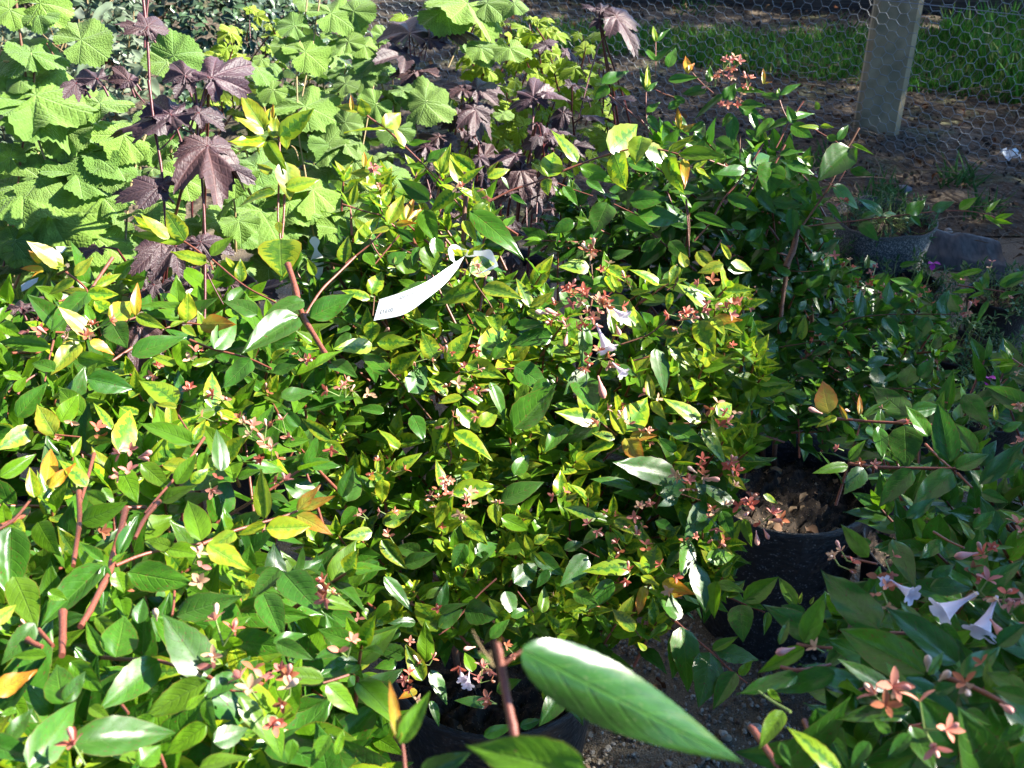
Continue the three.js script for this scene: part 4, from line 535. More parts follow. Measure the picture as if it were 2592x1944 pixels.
grow('PV', 'E', `y 770,112>605,78 .3|y 800,125>760,15 .35|y 820,112>925,38 .28|vg 838,222>1025,105 .45|y 825,232>760,195 .7|v 880,330>608,402 .48|v 915,318>1165,368 .48|o 985,445>925,490 .6|y 1000,450>1060,470 .6|v 985,480>1010,590 .8|vg 1205,435>1140,240 .42|y 1218,430>1352,345 .4|y 1190,460>1325,532 .4|m 1115,560>1285,540 .5|v 225,360>282,198 .5|vg 212,385>42,318 .4|v 228,528>222,655 .85|vg 225,672>-5,692 .42|v 258,655>492,660 .45|m 322,838>158,718 .55|v 345,835>535,715 .5|mg 455,965>580,780 .55|v 625,765>535,588 .48|v 690,780>845,568 .48|m 785,592>685,530 .5|vg 900,745>1095,522 .48|m 985,760>1090,620 .5|v 815,790>1055,882 .48|y 640,855>560,800 .5|y 640,835>605,780 .5|vg 690,985>580,858 .5|v 815,985>1010,895 .42|y 775,975>790,875 .4|y 785,1000>632,1035 .5|v 755,1065>915,1218 .58|y 900,1180>1005,1065 .6|v 690,1125>602,1355 .5|v 735,1215>988,1375 .45|y 392,1318>262,1178 .45|mg 960,905>1075,1128 .38|m 1115,800>1345,935 .62|m 1310,880>1220,1105 .5|m 1110,1190>1390,930 .6|m 1345,610>1075,665 .55|vg 1575,185>1392,182 .55|v 1690,185>1825,275 .5|m 1600,300>1510,230 .6|v 1620,350>1690,300 .6|mg 1545,550>1560,838 .35|vg 1690,380>1925,568 .6|mg 1565,835>1428,962 .5|m 1520,880>1610,1085 .7|mg 1390,350>1545,440 .55|y 1775,345>1705,218 .42|y 1830,352>1955,330 .35|v 2035,590>2185,590 .5|v 2150,580>2035,672 .6|vg 2015,292>1840,188 .45|y 2005,295>2110,265 .4|v 2085,345>2060,460 .5|mg 1990,695>2062,972 .48|v 2075,690>2215,800 .42|vg 1642,1142>1368,1092 .42|y 1792,1228>1708,1058 .42|v 1800,1215>1952,998 .45|o 1830,1240>2005,1242 .4|o 1805,1255>1925,1420 .48|vg 1735,1255>1600,1205 .5|v 1730,1285>1528,1332 .45|m 1640,1150>1378,1292 .5|y 1960,1005>1945,850 .38|y 1965,1025>2055,1125 .42|vg 2210,1130>2045,988 .5|l 1900,935>1880,838 .5|mg 1850,1560>1600,1480 .32|mg 2120,1490>1735,1405 .42|mg 2010,1605>2212,1495 .5|y 275,1470>272,1318 .45|v 345,1490>512,1325 .45|o 245,1505>185,1478 .6|y 290,1510>290,1659 .72|v 195,1430>148,1325 .45|m 70,1645>145,1425 .55|vg 665,1570>638,1375 .48|v 725,1595>1025,1535 .42|m 1030,1645>1280,1508 .5|v 1400,1625>1392,1438 .52|y 1430,1640>1515,1598 .5|v 970,1659>945,1590 .5|m 1110,1480>1205,1345 .6|m 780,1440>910,1420 .5|l 430,230>450,60 .8|l 560,60>620,220 .7|l 180,100>250,180 .7|m 560,300>330,420 .5|l 500,310>380,260 .5|m 640,560>460,500 .5|m 1000,700>880,640 .5|m 480,1110>560,1260 .6|m 300,1090>140,1050 .5|l 180,1150>20,1140 .5|m 130,800>10,860 .6|m 90,560>0,600 .5|l 1190,920>1110,1050 .5|m 1430,1180>1290,1320 .5|m 1740,800>1880,860 .5|v 1250,1150>1340,1250 .5|m 860,1380>760,1280 .5|m 2120,1330>2000,1250 .5|m 1980,1120>2100,1240 .5|l 940,560>860,480 .6
s:b 3 800,120 840,220 870,290 960,420 990,485|s:b 2.5 240,370 235,430 230,490|s:b 3 320,820 460,970 600,1140|s 3 1000,820 1110,820 1280,840|s:b 3 1770,670 1940,610 2010,560 2110,470|s:b 3 1700,1345 1800,1290|s:b 3.5 1960,1210 2100,1165 2230,1160|s:b 2.5 740,1050 725,1120 700,1200|s:b 3 1640,1150 1700,1195 1750,1235|s:b 3 690,1280 720,1360 700,1420|s 3 1850,770 1950,745|s:b 2.5 2120,170 2120,290 2060,330|s:b 2.5 1590,170 1600,290
f 1530,420 7 11|f 1640,420 8 11|f 1450,370 5 10|f 1700,420 6 11|f 1390,510 5 11|f 1560,500 6 11|b 1330,480>1240,462|b 1390,480>1300,450|f 1440,590 5 11|b 1440,590>1425,680|t 1620,540>1690,700|t 1700,430>1800,500|f 1630,760 8 10|f 1540,800 3|t 1720,780>1790,850|b 1630,860>1670,1005|b 1740,540>1770,610|f 1580,80 4|b 1570,80>1530,40|b 1600,70>1605,5|f 1540,130 2|f 1670,250 4|f 1790,310 4|f 2150,540 5 11|b 300,590>330,565|f 690,690 2|b 690,720>685,672|f 880,690 3 10|f 735,930 3 10|f 870,940 3 10|f 825,1070 3|f 60,1000 4|f 190,970 3|f 820,840 4|f 250,1460 2|f 370,1465 2|f 680,1530 5|f 640,1640 5|f 800,1630 4|f 1390,1600 3|f 1820,1170 2|f 1890,1250 2|f 2170,1540 4|f 690,1160 3|f 1640,1130 3|f 560,760 2|f 830,185 2|f 930,240 2|f 1980,1010 2|f 2200,1560 3`);
grow('PV', 'F', `vg 390,160>535,200 .45|y 340,170>190,220 .5|y 100,190>85,80 .6|v 60,180>0,290 .5|vg 225,430>65,270 .5|v 130,300>300,380 .5|v 330,460>400,330 .5|o 270,510>460,520 .4|y 270,500>345,620 .5|v 190,520>280,745 .55|y 60,690>180,650 .4|vg 10,690>130,820 .42|y 80,720>180,800 .3|vg 200,1150>-10,995 .45|vg 305,1110>412,1022 .55|y 250,1120>320,1020 .25|y 290,1140>440,1150 .25|vg 205,1195>385,1420 .42|m 0,1180>230,1290 .5|mg 230,1660>180,1510 .4|y 380,1490>485,1580 .5|mg 400,1659>170,1520 .42|mg 370,200>520,190 .4|y 180,90>300,230 .5|y 380,140>330,20 .3
s:b 2.5 45,200 50,250 30,330|s:b 3 0,1160 100,1160 240,1150|s:b 2.5 80,1600 200,1640|f 80,500 5 11|f 250,420 4 11|f 370,460 5 11|f 290,1060 3 11|f 390,1110 3 11|f 300,1195 2 11|f 170,1480 6 11|b 180,1470>120,1430|b 220,1500>320,1510|f 400,1430 4 11|b 380,1390>430,1370|f 100,1540 4 11|f 390,1580 3 10|f 440,420 3|f 250,290 2`);
grow('PV', 'H', `y 690,5>598,160 .6|v 795,120>945,275 .5|l 1030,100>1225,190 .45|y 985,15>1000,158 .7|vg 225,190>48,230 .48|v 290,140>495,58 .5|v 285,240>435,430 .45|m 265,375>82,535 .5|m 430,395>635,330 .5|mg 300,470>490,685 .36|m 805,265>715,425 .6|m 950,325>818,395 .5|mg 870,330>1022,250 .5|mg 1110,510>1260,370 .6|mg 1565,340>1405,535 .5|vg 1620,100>1420,32 .5|v 1735,115>1890,215 .5|vg 1835,412>1545,412 .38|v 1945,450>2005,240 .5|y 1900,465>2012,525 .55|o 2035,500>2205,565 .42|o 1920,530>1880,715 .45|v 1740,360>1688,285 .5|m 1720,490>1560,685 .5|mg 2130,725>2000,590 .6|v 1860,805>1715,655 .5|m 2060,770>1925,860 .5|y 1925,930>1885,865 .7|mg 2130,815>2110,1105 .5|v 640,805>485,555 .42|m 645,690>700,488 .4|m 805,672>1010,715 .8|m 650,700>820,625 .4|mg 495,755>335,745 .4|l 560,1000>560,735 .45|m 635,780>800,675 .5|m 960,850>1085,735 .5|mg 1055,560>1120,720 .7|l 1285,695>1300,515 .45|m 1090,720>1215,665 .5|v 110,1065>282,835 .38|lg 95,1068>325,1270 .32|l 160,1085>315,1100 .35|lg 0,1130>215,1335 .5|m 60,1390>235,1420 .5|mg 590,1050>705,1260 .45|mg 590,1240>655,1395 .4|v 540,1115>438,880 .48|o 505,1180>385,1225 .5|l 850,1060>808,935 .6|m 430,960>250,900 .6|v 1290,1235>1410,1140 .7|m 1415,1200>1265,1375 .55|m 1440,1175>1535,1395 .45|m 920,1460>1115,1385 .4|m 1145,1400>1285,1360 .5|mg 950,1260>745,1230 .4|m 1240,330>1420,480 .5|l 1150,290>1035,305 .8|y 1215,300>1180,205 .6|y 1215,315>1320,448 .4|v 1235,265>1325,195 .6|m 130,40>20,160 .6|l 560,600>700,520 .4|m 520,330>350,240 .5|m 980,380>890,470 .6|m 740,470>840,560 .5|m 1420,300>1560,250 .5|m 380,1010>240,1020 .6|m 1640,180>1530,250 .5|l 330,640>210,740 .5|m 1330,430>1240,540 .5|m 1000,960>1130,900 .5|m 1990,120>2120,180 .5|mg 2140,60>2200,200 .5|m 1480,570>1640,640 .5|m 80,640>200,560 .5|m 400,800>260,900 .5|m 1000,1180>1150,1100 .5
s 3 1000,480 900,570 810,670 700,790 640,830|s 2.5 1130,560 1230,690|s 2.5 1440,230 1530,290 1640,350|s 3 2050,700 2110,750 2212,820|s:g 2 0,1095 60,1075 110,1070|s:b 2 1860,800 1900,850|f 200,110 3|f 310,80 3|f 360,260 2|f 800,60 4|f 850,40 3|f 1010,60 3|f 610,20 3|f 120,740 4|b 250,815>355,830|f 60,960 5 10|f 440,890 1|f 450,1120 4 10|f 580,1020 3 10|t 770,1030>790,1110|t 830,1060>820,1150|b 870,905>795,920|f 900,1130 4|f 1000,1260 4 11|f 1050,890 2|f 1580,160 3|f 1860,90 3|f 1870,220 4|f 1780,310 2|f 1940,310 2|f 2050,450 4 10|f 2090,540 2|f 1830,460 3|f 1970,40 2|f 480,1220 3|f 940,1020 3|f 640,675 1|f 150,1210 2`);
grow('PF', 'H', `m 1162,925>2570,1650 .25|l 400,1510>598,1190 .36|o 395,1500>330,1090 .18|l 1570,1720>812,1495 .42|m 530,1700>845,1570 .42
s 3.6 1150,1720 1110,1450 1070,1250 1030,1030 1|s 3.4 1030,1040 1020,960 1000,870 .8|s:r 1.6 1050,1010 1110,965 1165,925|s:t 1.2 985,1030 930,980 890,935 .5|s:t 1 975,1010 900,900 850,800 .4|s:t 1 970,1020 960,930 .5|s:r 2.4 432,1720 425,1600 415,1510|o 1005,875>1035,850 .5|l 960,1010>880,930 .3`);
grow('PD', 'B', `m 1650,525>1825,440 .42|m 1700,545>1600,620 .7|m 1690,1265>1610,1452 .75|m 1828,1250>2070,1230 .55|m 1880,1352>2180,1345 .5|m 1480,1100>1425,1065 .5|m 1800,1360>1960,1440 .5|m 1930,560>1890,415 .2|y 1935,560>1945,398 .25|m 1935,570>2005,500 .3|m 1990,380>2105,278 .35|m 1985,375>1910,268 .35|y 1990,260>1975,140 .25|m 1995,260>2085,155 .2|m 1935,700>2015,630 .45|m 1940,720>2025,820 .45|m 2030,760>2120,810 .3|l 2130,810>2140,670 .3|o 2140,800>2212,780 .3|m 1820,1010>2000,1080 .5|m 1700,1190>1820,1150 .4|m 1560,1120>1680,1200 .5|m 2140,1130>2020,1190 .5|m 1480,1380>1340,1440 .6|m 2080,1500>2200,1620 .5|m 1900,1560>2030,1480 .5|m 1600,1500>1480,1590 .5|m 1720,1600>1850,1560 .5|m 1420,1160>1500,1290 .5
s 3 1700,590 1800,670 1880,740 1970,840|s 2.5 1990,260 1990,400 1990,480|s 3 1930,565 1930,700 1940,800|s 3.5 1880,720 1965,835|s 3 1730,1270 1890,1345|s 3 1380,1140 1480,1180 1600,1220|s 2.5 2040,1140 2110,1310|s 4 2180,1250 2190,1400 2200,1600|s 2.5 1990,560 2120,620|f 1600,1520 4|b 1550,1540>1540,1500`);
grow('PD', 'C', `m 0,500>190,490 .38|m 250,512>260,405 .45|m 240,560>78,580 .45|m 335,590>155,745 .32|m 350,620>420,520 .7|m 415,565>630,568 .25|m 390,705>333,795 .5|m 400,715>390,930 .42|m 430,655>610,755 .4|m 440,660>605,640 .4|m 690,612>568,585 .4|m 692,595>825,508 .25|l 680,600>688,545 .5|m 765,780>895,850 .7|m 780,770>740,650 .5|m 745,745>585,800 .4|m 760,745>915,690 .4|l 935,680>910,625 .6|yg 940,795>815,778 .25|y 945,785>1028,785 .4|l 985,850>1075,870 .55|m 1130,930>918,1112 .62|m 1050,870>1128,772 .45|l 1140,900>1275,970 .28|m 1150,920>1165,1010 .45|m 1135,1050>1272,1095 .45|mg 475,1052>295,1078 .4|mg 490,1045>655,945 .48|m 650,1012>608,1218 .85|m 690,965>850,930 .45|m 735,1020>920,1080 .45|lg 800,975>892,1032 .4|y 840,990>905,970 .4|m 210,1100>362,1190 .5|m 370,1215>570,1315 .42|m 555,1180>662,1345 .42|m 650,1250>845,1290 .45|m 870,1125>960,1225 .4|mg 1020,1160>1205,1290 .5|mg 1330,1335>1200,1222 .5|m 990,1265>1082,1395 .28|m 160,1340>400,1425 .32|m 390,1395>505,1420 .5|mg 375,1505>325,1420 .4|m 1205,1360>1330,1305 .5|m 1488,1332>1602,1245 .6|m 1640,1312>1780,1248 .42|l 1810,1302>1925,1228 .62|l 1975,1325>2072,1218 .22|l 2030,1362>2152,1330 .32|l 1965,1335>2082,1412 .2|l 2030,1370>2145,1390 .3|m 1200,1385>1290,1482 .55|m 1510,1345>1572,1412 .5|mg 1335,1342>1430,1320 .3|m 0,420>40,270 .4|o 128,455>108,345 .3|o 125,450>160,380 .25|o 590,525>590,425 .25|o 595,520>645,510 .25|o 70,800>60,668 .3|o 90,815>210,760 .35|y 605,870>600,808 .3|y 615,870>645,830 .3|m 0,680>90,620 .5|m 100,640>30,590 .5|m 230,880>140,960 .4|m 300,860>420,940 .5|m 220,760>120,830 .4|m 560,880>480,800 .5|m 620,1110>780,1160 .5|m 440,1120>330,1060 .5|m 760,1180>880,1260 .5|m 0,1170>230,1200 .4|m 100,1100>10,1060 .5|m 480,1490>590,1420 .5|m 120,1420>10,1390 .5|m 770,1300>770,1480 .5|m 830,1400>910,1520 .4|l 350,960>280,1020 .5|m 510,700>560,830 .4|m 650,740>530,860 .45
s 3 150,455 200,510 280,580|s 3.5 840,630 800,690 765,760 .9|s 3 690,620 715,690 750,755|s 4 745,770 700,860 670,920|s 3 880,785 950,830 1040,880 1100,920|s:b 5 1185,795 1150,860 1110,925 .9|s:b 5 1115,920 1050,1060 1000,1160 880,1340 830,1410|s:b 11 800,1430 780,1540 730,1659 1.1|s 4 590,895 540,975 485,1060 .9|s 4.5 725,900 695,960 665,1015 .9|s 4 485,1060 420,1150 350,1230 250,1400 160,1500|s 3.5 560,1090 510,1190 440,1300|s:b 3.5 110,1240 130,1390 125,1540|s 3.5 330,1490 280,1580 240,1650|s 2.8 835,1412 1000,1390 1200,1370 1480,1335 1800,1310 1960,1330 2075,1372|s:b 3 445,830 445,1000|s 3 1140,950 1100,1060 1060,1130|s:b 4 -10,590 60,615
f 380,385 6 11|b 380,390>382,350|f 340,430 3|f 420,420 3|f 370,475 4 10|f 290,540 4 10|f 490,530 5 10|f 470,565 2|f 410,670 4|f 350,665 2|f 1080,1245 4|f 990,1200 2`);
grow('PE', 'F', `m 535,635>500,435 .72|m 585,580>728,485 .42|m 750,245>655,145 .6|mg 700,250>635,205 .4|mg 682,685>405,735 .4|y 830,640>842,480 .42|m 640,700>668,852 .65|m 780,790>985,862 .48|mg 1000,545>920,500 .6|m 1085,520>985,530 .6|mg 1180,495>1215,305 .48|mg 1355,420>1385,268 .5|m 1380,400>1548,440 .45|mg 1695,475>1755,318 .5|m 1810,465>1748,335 .6|mg 1300,930>1320,795 .9|m 1485,935>1500,775 .75|m 1560,880>1650,740 .55|mg 1240,800>1385,738 .42|m 590,975>375,958 .38|m 555,985>725,965 .4|m 640,1060>760,1150 .42|m 760,1040>830,930 .75|m 860,1000>700,930 .5|m 880,320>965,215 .6|m 970,215>1000,110 .3|mg 985,180>1000,130 .4|m 1230,200>1245,108 .4|mg 1225,180>1310,150 .35|m 1140,210>1210,250 .5|l 1100,300>1140,390 .5|mg 1050,290>1120,430 .5|mg 810,450>870,390 .5|m 900,560>1060,600 .5|m 1100,600>1200,700 .5|m 1250,590>1340,660 .5|m 1340,500>1440,640 .6|m 1500,560>1600,640 .5|m 1620,500>1540,660 .5|m 1660,700>1690,610 .6|m 1100,800>1000,740 .5|m 960,880>870,800 .5|m 1090,900>1180,970 .5|m 1200,830>1100,760 .5|m 1420,850>1330,900 .5|l 1660,890>1650,810 .3|l 1850,930>1840,860 .4|m 1700,960>1800,930 .5|mg 940,640>1010,580 .4|mg 1150,690>1200,740 .5|mg 1290,640>1350,690 .4|m 1540,340>1440,290 .5|m 1440,180>1560,150 .35|m 1640,420>1560,380 .5|mg 1100,470>1050,400 .5|m 1000,690>880,730 .5|m 560,330>650,420 .5|mg 620,440>500,360 .5|m 460,300>520,210 .5|m 540,770>440,730 .5|m 880,140>960,80 .5|m 1050,200>1000,280 .5|m 1480,390>1420,500 .5|mg 700,590>740,500 .5|m 820,560>760,640 .5|m 1010,1000>1090,1080 .5|m 900,1080>1000,1120 .5
s:b 9 785,-10 760,120 740,200 710,400 690,600 .9|s:b 7 260,790 285,880 310,950 350,1050|s:b 6 600,820 620,890 640,950|s:b 2.5 1040,560 1150,510 1320,485 1500,480 1640,480 1790,480|s:b 2.5 690,685 850,660 960,640|s:b 2.2 750,210 850,215 930,205|s:b 2.5 1350,945 1500,940 1650,945 1780,920|s:t 2 390,1350 470,1240 560,1150 610,1110|s:b 2.2 900,760 940,700 960,650|s:b 2 1540,470 1600,420|s:b 2.2 1620,960 1690,900
f 1130,205 4 8|f 1280,215 4 9|f 1125,375 4 8|f 1605,385 5 8|f 1880,430 5 8|b 1860,460>1880,400|f 460,410 5 9|f 1200,270 3|f 1240,340 3|f 1290,375 3|f 1870,480 3|f 1010,125 2|f 940,640 2`);
grow('PR', 'F', `l 1950,205>1740,245 .25|l 1905,335>1755,342 .25|l 1965,345>1855,382 .25|l 2060,300>2220,215 .4|m 1990,400>1905,535 .28|m 2100,310>2225,250 .45|m 1950,330>1990,200 .4|l 1840,290>1750,215 .4|l 1900,280>1960,350 .5|m 2060,380>2212,330 .4|l 2130,760>2085,630 .3|l 2110,770>2060,690 .3|l 2120,770>1980,765 .15|l 2160,790>2010,810 .2|m 1495,1115>1262,925 .5|m 1505,1085>1705,1060 .5|m 1470,1175>1490,1425 .8|m 1745,1400>1690,1015 .46|m 1840,980>2005,1175 .5|m 2290,1100>1965,915 .42|m 1765,1460>1528,1680 .45|m 1515,1450>1295,1680 .48|o 1000,1095>938,865 .5|o 1190,1110>1190,968 .25|o 1110,1135>1060,1035 .3|m 1210,1120>1392,1012 .22|l 1125,1385>1225,1258 .42|lg 1115,1425>912,1450 .32|mg 1215,1440>1105,1595 .5|y 1045,1120>915,1182 .45|m 1310,1180>1340,1390 .4|m 1790,1440>2000,1340 .5|m 1900,1340>1800,1160 .5|m 2050,1500>2212,1380 .45|m 1940,1540>2240,1240 .26|m 2080,1200>2212,1150 .5|m 1950,1590>2120,1659 .5|m 1620,1240>1480,1040 .5|m 2100,1000>2060,1100 .5|m 1650,980>1560,1060 .5|m 2212,1420>2080,1300 .5|y 2040,1140>2030,1040 .35
s 4 1050,1130 1290,1150 1500,1160 1660,1172 1|s 4 1130,1410 1290,1430 1500,1437 1700,1440 1940,1440 1|s 3.5 1600,1290 1680,1370 1760,1440|s 3.5 1800,1470 1890,1560|s 2.5 2130,750 2220,810|s 2.5 1800,300 1950,320 2150,350
b 1400,1150>1480,1145|f 1380,1080 2 11|f 1230,1440 2 11|b 960,1100>870,1065|f 2190,1090 6 12|f 2190,1310 4 12|f 2000,210 3 9|f 1800,270 2 9|f 2080,385 2 9|b 1130,1085>1100,1075|f 1500,1170 1|f 1090,1330 1|f 2200,860 3|f 1180,1390 2 11`);
grow('PR', 'I', `l 1245,345>1078,138 .42|m 1312,795>958,438 .45|m 1795,1005>1350,635 .45|m 1595,1075>1035,755 .42|m 1570,790>1440,600 .4|l 845,880>985,565 .42|l 845,915>548,1062 .33|l 690,890>760,720 .3|m 1005,865>580,655 .38|m 800,1080>425,1205 .35|m 1035,1065>640,1190 .38|mg 1395,1185>1055,978 .35|m 1485,1190>1355,978 .35|l 1620,1080>1715,925 .35|m 1835,1095>2062,890 .4|mg 1480,1100>2060,1700 .34|m 1930,575>2230,330 .32|m 2005,475>1780,325 .4|m 1630,535>1900,520 .5|m 1400,240>1550,545 .35|m 1480,105>1670,-20 .35|l 1890,240>1800,80 .35|l 2000,1155>1970,970 .38|m 2260,1250>2010,1140 .5|m 1650,1190>1810,1140 .55|m 1510,1300>1040,1350 .33|m 1510,1400>1680,1700 .45|vg 1060,1700>768,1375 .38|l 715,1310>555,1520 .45|m 920,1290>1110,1700 .5|m 2212,1180>1975,1050 .5|m 2050,900>2240,760 .5|m 1850,1300>2010,1400 .5|m 2212,1400>2050,1500 .5|m 1250,1500>1130,1659 .5|m 1700,760>1840,940 .5|m 2150,500>2230,620 .5|m 1260,260>1130,220 .4|l 620,1170>700,1250 .5|m 1640,470>1800,400 .5|m 1950,1000>2130,1060 .5|m 700,1500>760,1659 .4|m 1500,1450>1360,1600 .45|m 1900,170>2040,60 .5|m 1700,250>1560,360 .5|m 850,700>700,640 .5|l 2212,140>2060,40 .5|m 1380,1440>1260,1350 .5
s 4 1700,1090 1800,1120 1900,1160 2050,1235 2150,1300|s 3 800,890 900,905 1020,912|s 3 700,1030 800,1050 1010,1015|s 3.5 1380,820 1480,820|s 3 1080,340 1180,365 1300,390|s 3 1650,190 1750,250 1840,290|s:g 2 760,1310 640,1240 560,1180|s 3.5 2050,620 2212,610
f 1110,370 3 11|f 1060,400 3 11|f 1350,370 3 12|f 1330,560 5 12|t 1380,490>1520,585|t 1925,570>1690,700|t 2045,590>1940,820|f 2080,620 6 13|f 1940,560 3 13|b 1930,320>1780,345|f 1970,330 5 13|f 1860,440 4 13|f 1930,490 3 13|f 2170,230 5 13|f 780,790 2 11|b 790,910>670,945|f 970,940 2 11|f 1310,1230 5 13|f 1340,1270 3 13|b 1420,1170>1410,1110|b 1610,1060>1615,960|b 1680,1120>1750,1060|f 1490,1190 2 12|f 1590,1420 5 14|b 2060,1260>2140,1310|f 1880,1210 3 12|f 2000,1090 2 12|t 1300,470>1350,500|b 2000,730>2090,850|f 2120,700 4 12`);
grow('PV', 'I', `mg 240,10>110,250 .48|mg 60,-20>-60,30 .4|vg 590,-40>690,10 .45|l 470,110>515,285 .45|lg 240,360>435,320 .45|mg 130,240>90,490 .48|mg 170,390>245,680 .5|l 300,500>260,722 .55|l 300,510>485,545 .5|l 365,600>480,500 .4|l 470,622>692,480 .5|l 470,615>610,665 .45|m 450,645>460,868 .75|l 790,655>690,460 .42|y 815,640>830,560 .3|l 620,690>600,830 .4|mg 40,740>20,570 .85|mg 80,785>145,1175 .55|mg 260,945>210,1285 .62|mg 290,930>580,975 .36|l 275,925>440,850 .45|m 415,1065>275,1285 .5|l 440,1080>525,990 .5|y 880,640>910,590 .4|y 960,640>1030,620 .4|o -20,560>145,565 .5|m 60,310>-20,420 .5|y 340,270>400,340 .4|m 330,60>410,230 .5
s 3 370,590 450,630 600,690|s 3 40,740 140,830 260,930 400,1060 490,1130|f 500,30 7 12|f 270,110 6 11|f 600,120 4 12|b 620,115>705,120|b 545,180>555,275|b 590,170>625,235|b 510,60>470,90|f 330,240 3 10|b 320,260>355,280|f 120,260 2`);

// growth between
seed(1000);
const T2 = (...a) => a;
fill('RL', [[-220, 160], [90, 160], [180, 330], [330, 380], [330, 700], [-220, 760]], 40, { lob: 1, L: [0.022, 0.042], types: ['r'], np: [2, 4], d0: 0.03, d1: 0.3, out: 0.2, up: 0.9, rand: 0.6 });
fill('RL', [[330, 200], [640, 330], [640, 680], [300, 700]], 26, { lob: 1, L: [0.022, 0.04], types: ['r'], np: [2, 4], d0: 0.08, d1: 0.35, out: 0.2, up: 0.9, rand: 0.4 });
fill('RC', [[700, 20], [1330, -80], [1270, 40], [1130, 120], [1020, 300], [980, 480], [880, 640], [640, 640], [640, 280]], 66, { lob: 1, L: [0.024, 0.044], types: ['r'], np: [2, 4], d0: 0.02, d1: 0.3, out: 0.2, up: 0.9, rand: 0.4 });
fill('GK', [[1200, 30], [1440, 40], [1560, 200], [1620, 380], [1250, 420], [1130, 330]], 80, { lob: 1, L: [0.026, 0.040], types: ['k'], np: [2, 4], d0: -0.12, d1: 0.15, out: 0.2, up: 0.9, rand: 0.4 });
fill('GL', [[500, 40], [720, 60], [720, 260], [520, 260]], 20, { lob: 1, L: [0.024, 0.036], types: ['k'], np: [2, 3], d0: 0.0, d1: 0.2, out: 0.2, up: 0.9, rand: 0.4 });
fill('NC', [[1080, 440], [1480, 420], [1500, 640], [1250, 660], [1120, 560]], 14, { lob: 1, L: [0.03, 0.045], types: ['p'], np: [2, 3], d0: 0.05, d1: 0.2, out: 0.2, up: 0.9, rand: 0.4 });
fill('NC', [[1000, 170], [1440, 150], [1480, 430], [1060, 430]], 9, { lob: 1, L: [0.026, 0.038], types: ['p'], np: [2, 4], d0: -0.08, d1: 0.06, out: 0.2, up: 1, rand: 0.4 });
fill('NR', [[1560, 330], [1760, 380], [1700, 480], [1560, 460]], 6, { lob: 1, L: [0.03, 0.04], types: ['p'], np: [2, 3], d0: 0.05, d1: 0.2, out: 0.2, up: 0.9, rand: 0.4 });
fill('NL', [[260, 560], [620, 580], [560, 720], [320, 760]], 8, { lob: 1, L: [0.035, 0.05], types: ['p'], np: [2, 3], d0: 0.03, d1: 0.15, out: 0.2, up: 0.9, rand: 0.4 });
fill('SW', [[-150, -120], [330, -120], [420, 60], [330, 330], [-150, 420]], 95, { shape: 'oval', L: [0.028, 0.05], types: [['w']], np: [3, 5], d0: 0, d1: 0.4, out: 0.2, up: 0.8, stem: 'tan', gap: 0.4 });
fill('PL', [[-260, 1020], [420, 940], [760, 1130], [950, 1500], [960, 1960], [900, 2250], [-260, 2250]], 85, { L: [0.034, 0.052], types: [['l', 'l', 'v', 'y'], ['l', 'm', 'v'], ['l', 'm'], ['m', 'l'], ['m']], d0: 0.035, d1: 0.10, np: [3, 5], eye: 0.3, fl: 0.12 });
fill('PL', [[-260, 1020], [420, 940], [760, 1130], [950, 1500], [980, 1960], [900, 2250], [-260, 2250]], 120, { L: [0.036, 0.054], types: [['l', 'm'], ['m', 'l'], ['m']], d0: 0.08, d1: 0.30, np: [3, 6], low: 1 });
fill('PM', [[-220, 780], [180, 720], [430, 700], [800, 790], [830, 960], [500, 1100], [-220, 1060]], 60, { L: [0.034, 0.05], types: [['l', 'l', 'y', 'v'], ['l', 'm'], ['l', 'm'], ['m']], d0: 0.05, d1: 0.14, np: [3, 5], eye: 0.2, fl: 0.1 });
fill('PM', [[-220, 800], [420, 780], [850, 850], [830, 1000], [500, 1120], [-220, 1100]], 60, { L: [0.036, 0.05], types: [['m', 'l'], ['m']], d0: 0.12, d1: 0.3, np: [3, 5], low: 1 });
const vTypes = [['y', 'v', 'v', 'l'], ['v', 'v', 'l', 'y'], ['l', 'v', 'l'], ['m', 'l'], ['m', 'l']];
const body = [[800, 800], [960, 620], [1230, 690], [1560, 690], [1870, 720], [1960, 1000], [1850, 1240], [1840, 1480], [1640, 1600], [1250, 1680], [1050, 1620], [860, 1560], [740, 1240]];
fill('PV', body, 190, { L: [0.030, 0.045], types: vTypes, d0: 0.035, d1: 0.09, np: [3, 5], eye: 0.4, up: 0.95, out: 0.35, rand: 0.45, fl: 0.2 });
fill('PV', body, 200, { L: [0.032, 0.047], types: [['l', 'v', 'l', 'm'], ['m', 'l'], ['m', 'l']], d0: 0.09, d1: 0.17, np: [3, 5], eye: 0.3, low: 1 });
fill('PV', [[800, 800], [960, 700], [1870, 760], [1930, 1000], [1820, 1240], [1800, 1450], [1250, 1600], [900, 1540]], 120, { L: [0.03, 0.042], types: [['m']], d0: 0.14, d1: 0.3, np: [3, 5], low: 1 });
fill('PV', [[860, 440], [1120, 430], [1300, 520], [1260, 680], [950, 700], [860, 600]], 34, { L: [0.026, 0.04], types: vTypes, d0: 0.01, d1: 0.12, np: [3, 5], fl: 0.1 });
fill('PD', [[1480, 420], [1700, 330], [1850, 300], [2030, 400], [2120, 560], [2050, 720], [1700, 700], [1350, 620]], 110, { L: [0.034, 0.05], types: [['m', 'l'], ['m']], d0: 0.05, d1: 0.22, np: [3, 5], fl: 0.06 });
fill('PD', [[1350, 560], [2050, 560], [2020, 760], [1850, 760], [1380, 690]], 60, { L: [0.03, 0.042], types: [['m']], d0: 0.1, d1: 0.35, np: [3, 5], low: 1 });
